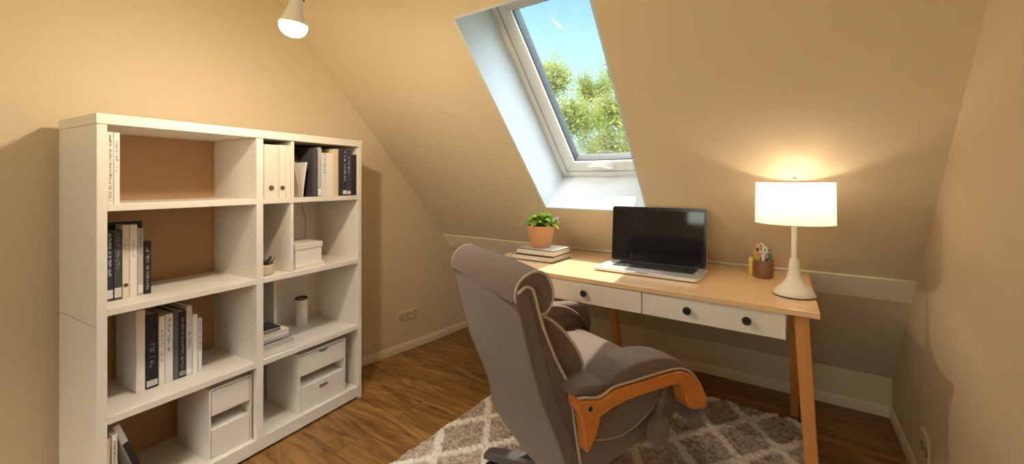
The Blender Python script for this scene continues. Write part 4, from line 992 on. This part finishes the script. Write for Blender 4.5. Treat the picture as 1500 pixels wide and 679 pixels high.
# ---------------------------------------------------------------- trees outside
def tree(label, pos, H, spread, seed, leafm, dens, zbase=-5.0, crown_lo=.35):
    rn = random.Random(seed); pos = Vector((pos.x, pos.y, zbase))
    t = thing('birch_tree', label, 'tree', pos, group='birch trees outside the roof window')
    bm = NB(); tips = []
    def branch(p, d, L, r, lvl):
        pts = [p]; rr = [r]; n = 6
        for i in range(n):
            d = (d + Vector((rn.uniform(-1, 1), rn.uniform(-1, 1), rn.uniform(-.3, .5))) * (.10 if lvl == 0 else .22)).normalized()
            p = p + d * L / n; pts.append(p); rr.append(max(r * (1 - (i + 1) / (n + .6)), .006))
            if lvl < 3 and (i >= (1 if lvl == 0 else 1)):
                for _ in range((3 if lvl == 0 else 2)):
                    an = rn.uniform(0, 2 * PI); side = Vector((math.cos(an), math.sin(an), rn.uniform(.2, .9))).normalized()
                    branch(p, (d * .55 + side * .75).normalized(), L * rn.uniform(.34, .5) * (spread * (1 - .11 * i) if lvl == 0 else 1), rr[-1] * .5, lvl + 1)
            if lvl >= 2: tips.append(p)
        tube(bm, pts, rr, 5 if lvl else 8)
    branch(Vector((0, 0, 0)), Vector((0, 0, 1)), H * .86, H * .012, 0)
    obj('trunk', bm, 'bark', t, smooth=True)
    bm = NB()
    for tp in tips:
        if tp.z < H * crown_lo: continue
        for _ in range(dens):
            c = tp + Vector((rn.gauss(0, .22), rn.gauss(0, .22), rn.gauss(-.08, .22))); s = rn.uniform(.035, .07)
            a = Vector((rn.uniform(-1, 1), rn.uniform(-1, 1), rn.uniform(-1, 1))).normalized(); b = a.cross(Vector((rn.uniform(-1, 1), rn.uniform(-1, 1), rn.uniform(-1, 1)))).normalized()
            v = [bm.verts.new(c + a * s), bm.verts.new(c + b * s * .6), bm.verts.new(c - a * s), bm.verts.new(c - b * s * .6)]; bm.faces.new(v)
    f = obj('foliage', bm, leafm, t)
    return t
def outp(px, dist): return EYE + (V_R * ((px - PCX) / FPX) + V_F) * dist
tree('sparse light green birch at the left edge of the window view', outp(842, 13), 10.9, .42, 3, 'birch1', 2)
tree('bright green birch in the middle of the window view', outp(890, 16.5), 11.6, .40, 5, 'birch1', 2)
tree('denser green birch at the right of the window view', outp(945, 9.6), 8.6, .55, 8, 'birch2', 2)
tree('birch further back behind the other birches', outp(862, 24), 12.4, .55, 12, 'birch2', 2)
# vapour trail
a = EYE + ray(808, 27) * 300; b = EYE + ray(824, 43) * 300
bm = NB(); tube(bm, [a, a.lerp(b, .3), a.lerp(b, .7), b], [.12, .35, .45, .15], 8)
o = tag(obj('vapour_trail', bm, cmat((.95, .95, .95), 1.)), 'short white vapour trail in the blue sky beyond the roof window', 'vapour trail')

# ---------------------------------------------------------------- light
sun = bpy.data.lights.new('sun', 'SUN'); so = bpy.data.objects.new('sun', sun); COL.objects.link(so)
sun.energy = 5.0; sun.angle = math.radians(.8); sun.color = (1, .95, .82)
sd_ = Vector((.13, -.42, -1.06)); so.rotation_euler = sd_.to_track_quat('-Z', 'Y').to_euler()
w = bpy.data.worlds.new('World'); scene.world = w; w.use_nodes = True; nt = w.node_tree; nt.nodes.clear(); N = nt.nodes.new; L = nt.links.new
o = N('ShaderNodeOutputWorld'); bg = N('ShaderNodeBackground'); tc = N('ShaderNodeTexCoord'); sx = N('ShaderNodeSeparateXYZ'); L(tc.outputs['Generated'], sx.inputs[0])
r = N('ShaderNodeValToRGB'); el = r.color_ramp.elements
el[0].position = 0; el[0].color = (.10, .11, .08, 1); el[1].position = 1; el[1].color = (.34, .39, .44, 1)
for p_, c_ in ((.49, (.12, .13, .09, 1)), (.51, (.075, .095, .105, 1)), (.60, (.068, .098, .118, 1)), (.65, (.054, .088, .114, 1)), (.71, (.033, .064, .104, 1)), (.76, (.36, .44, .50, 1)), (.86, (.38, .44, .50, 1))):
    e_ = el.new(p_); e_.color = c_
mr = N('ShaderNodeMapRange'); mr.inputs['From Min'].default_value = -1; L(sx.outputs['Z'], mr.inputs['Value']); L(mr.outputs[0], r.inputs['Fac'])
wf = N('ShaderNodeMapRange'); wf.interpolation_type = 'SMOOTHSTEP'; L(sx.outputs['Y'], wf.inputs['Value']); wf.inputs['From Min'].default_value = .2; wf.inputs['From Max'].default_value = -.4; wf.inputs['To Min'].default_value = 0; wf.inputs['To Max'].default_value = 1
wt = N('ShaderNodeMix'); wt.data_type = 'RGBA'; wt.blend_type = 'MULTIPLY'; L(wf.outputs[0], wt.inputs[0]); L(r.outputs['Color'], wt.inputs[6]); wt.inputs[7].default_value = (1.28, .97, .74, 1); L(wt.outputs[2], bg.inputs['Color'])
my = N('ShaderNodeMapRange'); my.interpolation_type = 'SMOOTHSTEP'; L(sx.outputs['Y'], my.inputs['Value']); my.inputs['From Min'].default_value = -.12; my.inputs['From Max'].default_value = -.7; my.inputs['To Min'].default_value = 10; my.inputs['To Max'].default_value = 46
mxx = N('ShaderNodeMapRange'); mxx.interpolation_type = 'SMOOTHSTEP'; L(sx.outputs['X'], mxx.inputs['Value']); mxx.inputs['From Min'].default_value = -.1; mxx.inputs['From Max'].default_value = .5; mxx.inputs['To Min'].default_value = 0; mxx.inputs['To Max'].default_value = 17
zz = N('ShaderNodeMath'); zz.operation = 'ADD'; L(my.outputs[0], zz.inputs[0]); L(mxx.outputs[0], zz.inputs[1])
L(zz.outputs[0], bg.inputs['Strength'])
L(bg.outputs[0], o.inputs[0])

vs = scene.view_settings; vs.view_transform = 'Standard'; vs.look = 'None'; vs.gamma = 1; vs.use_curve_mapping = False; vs.exposure = .40
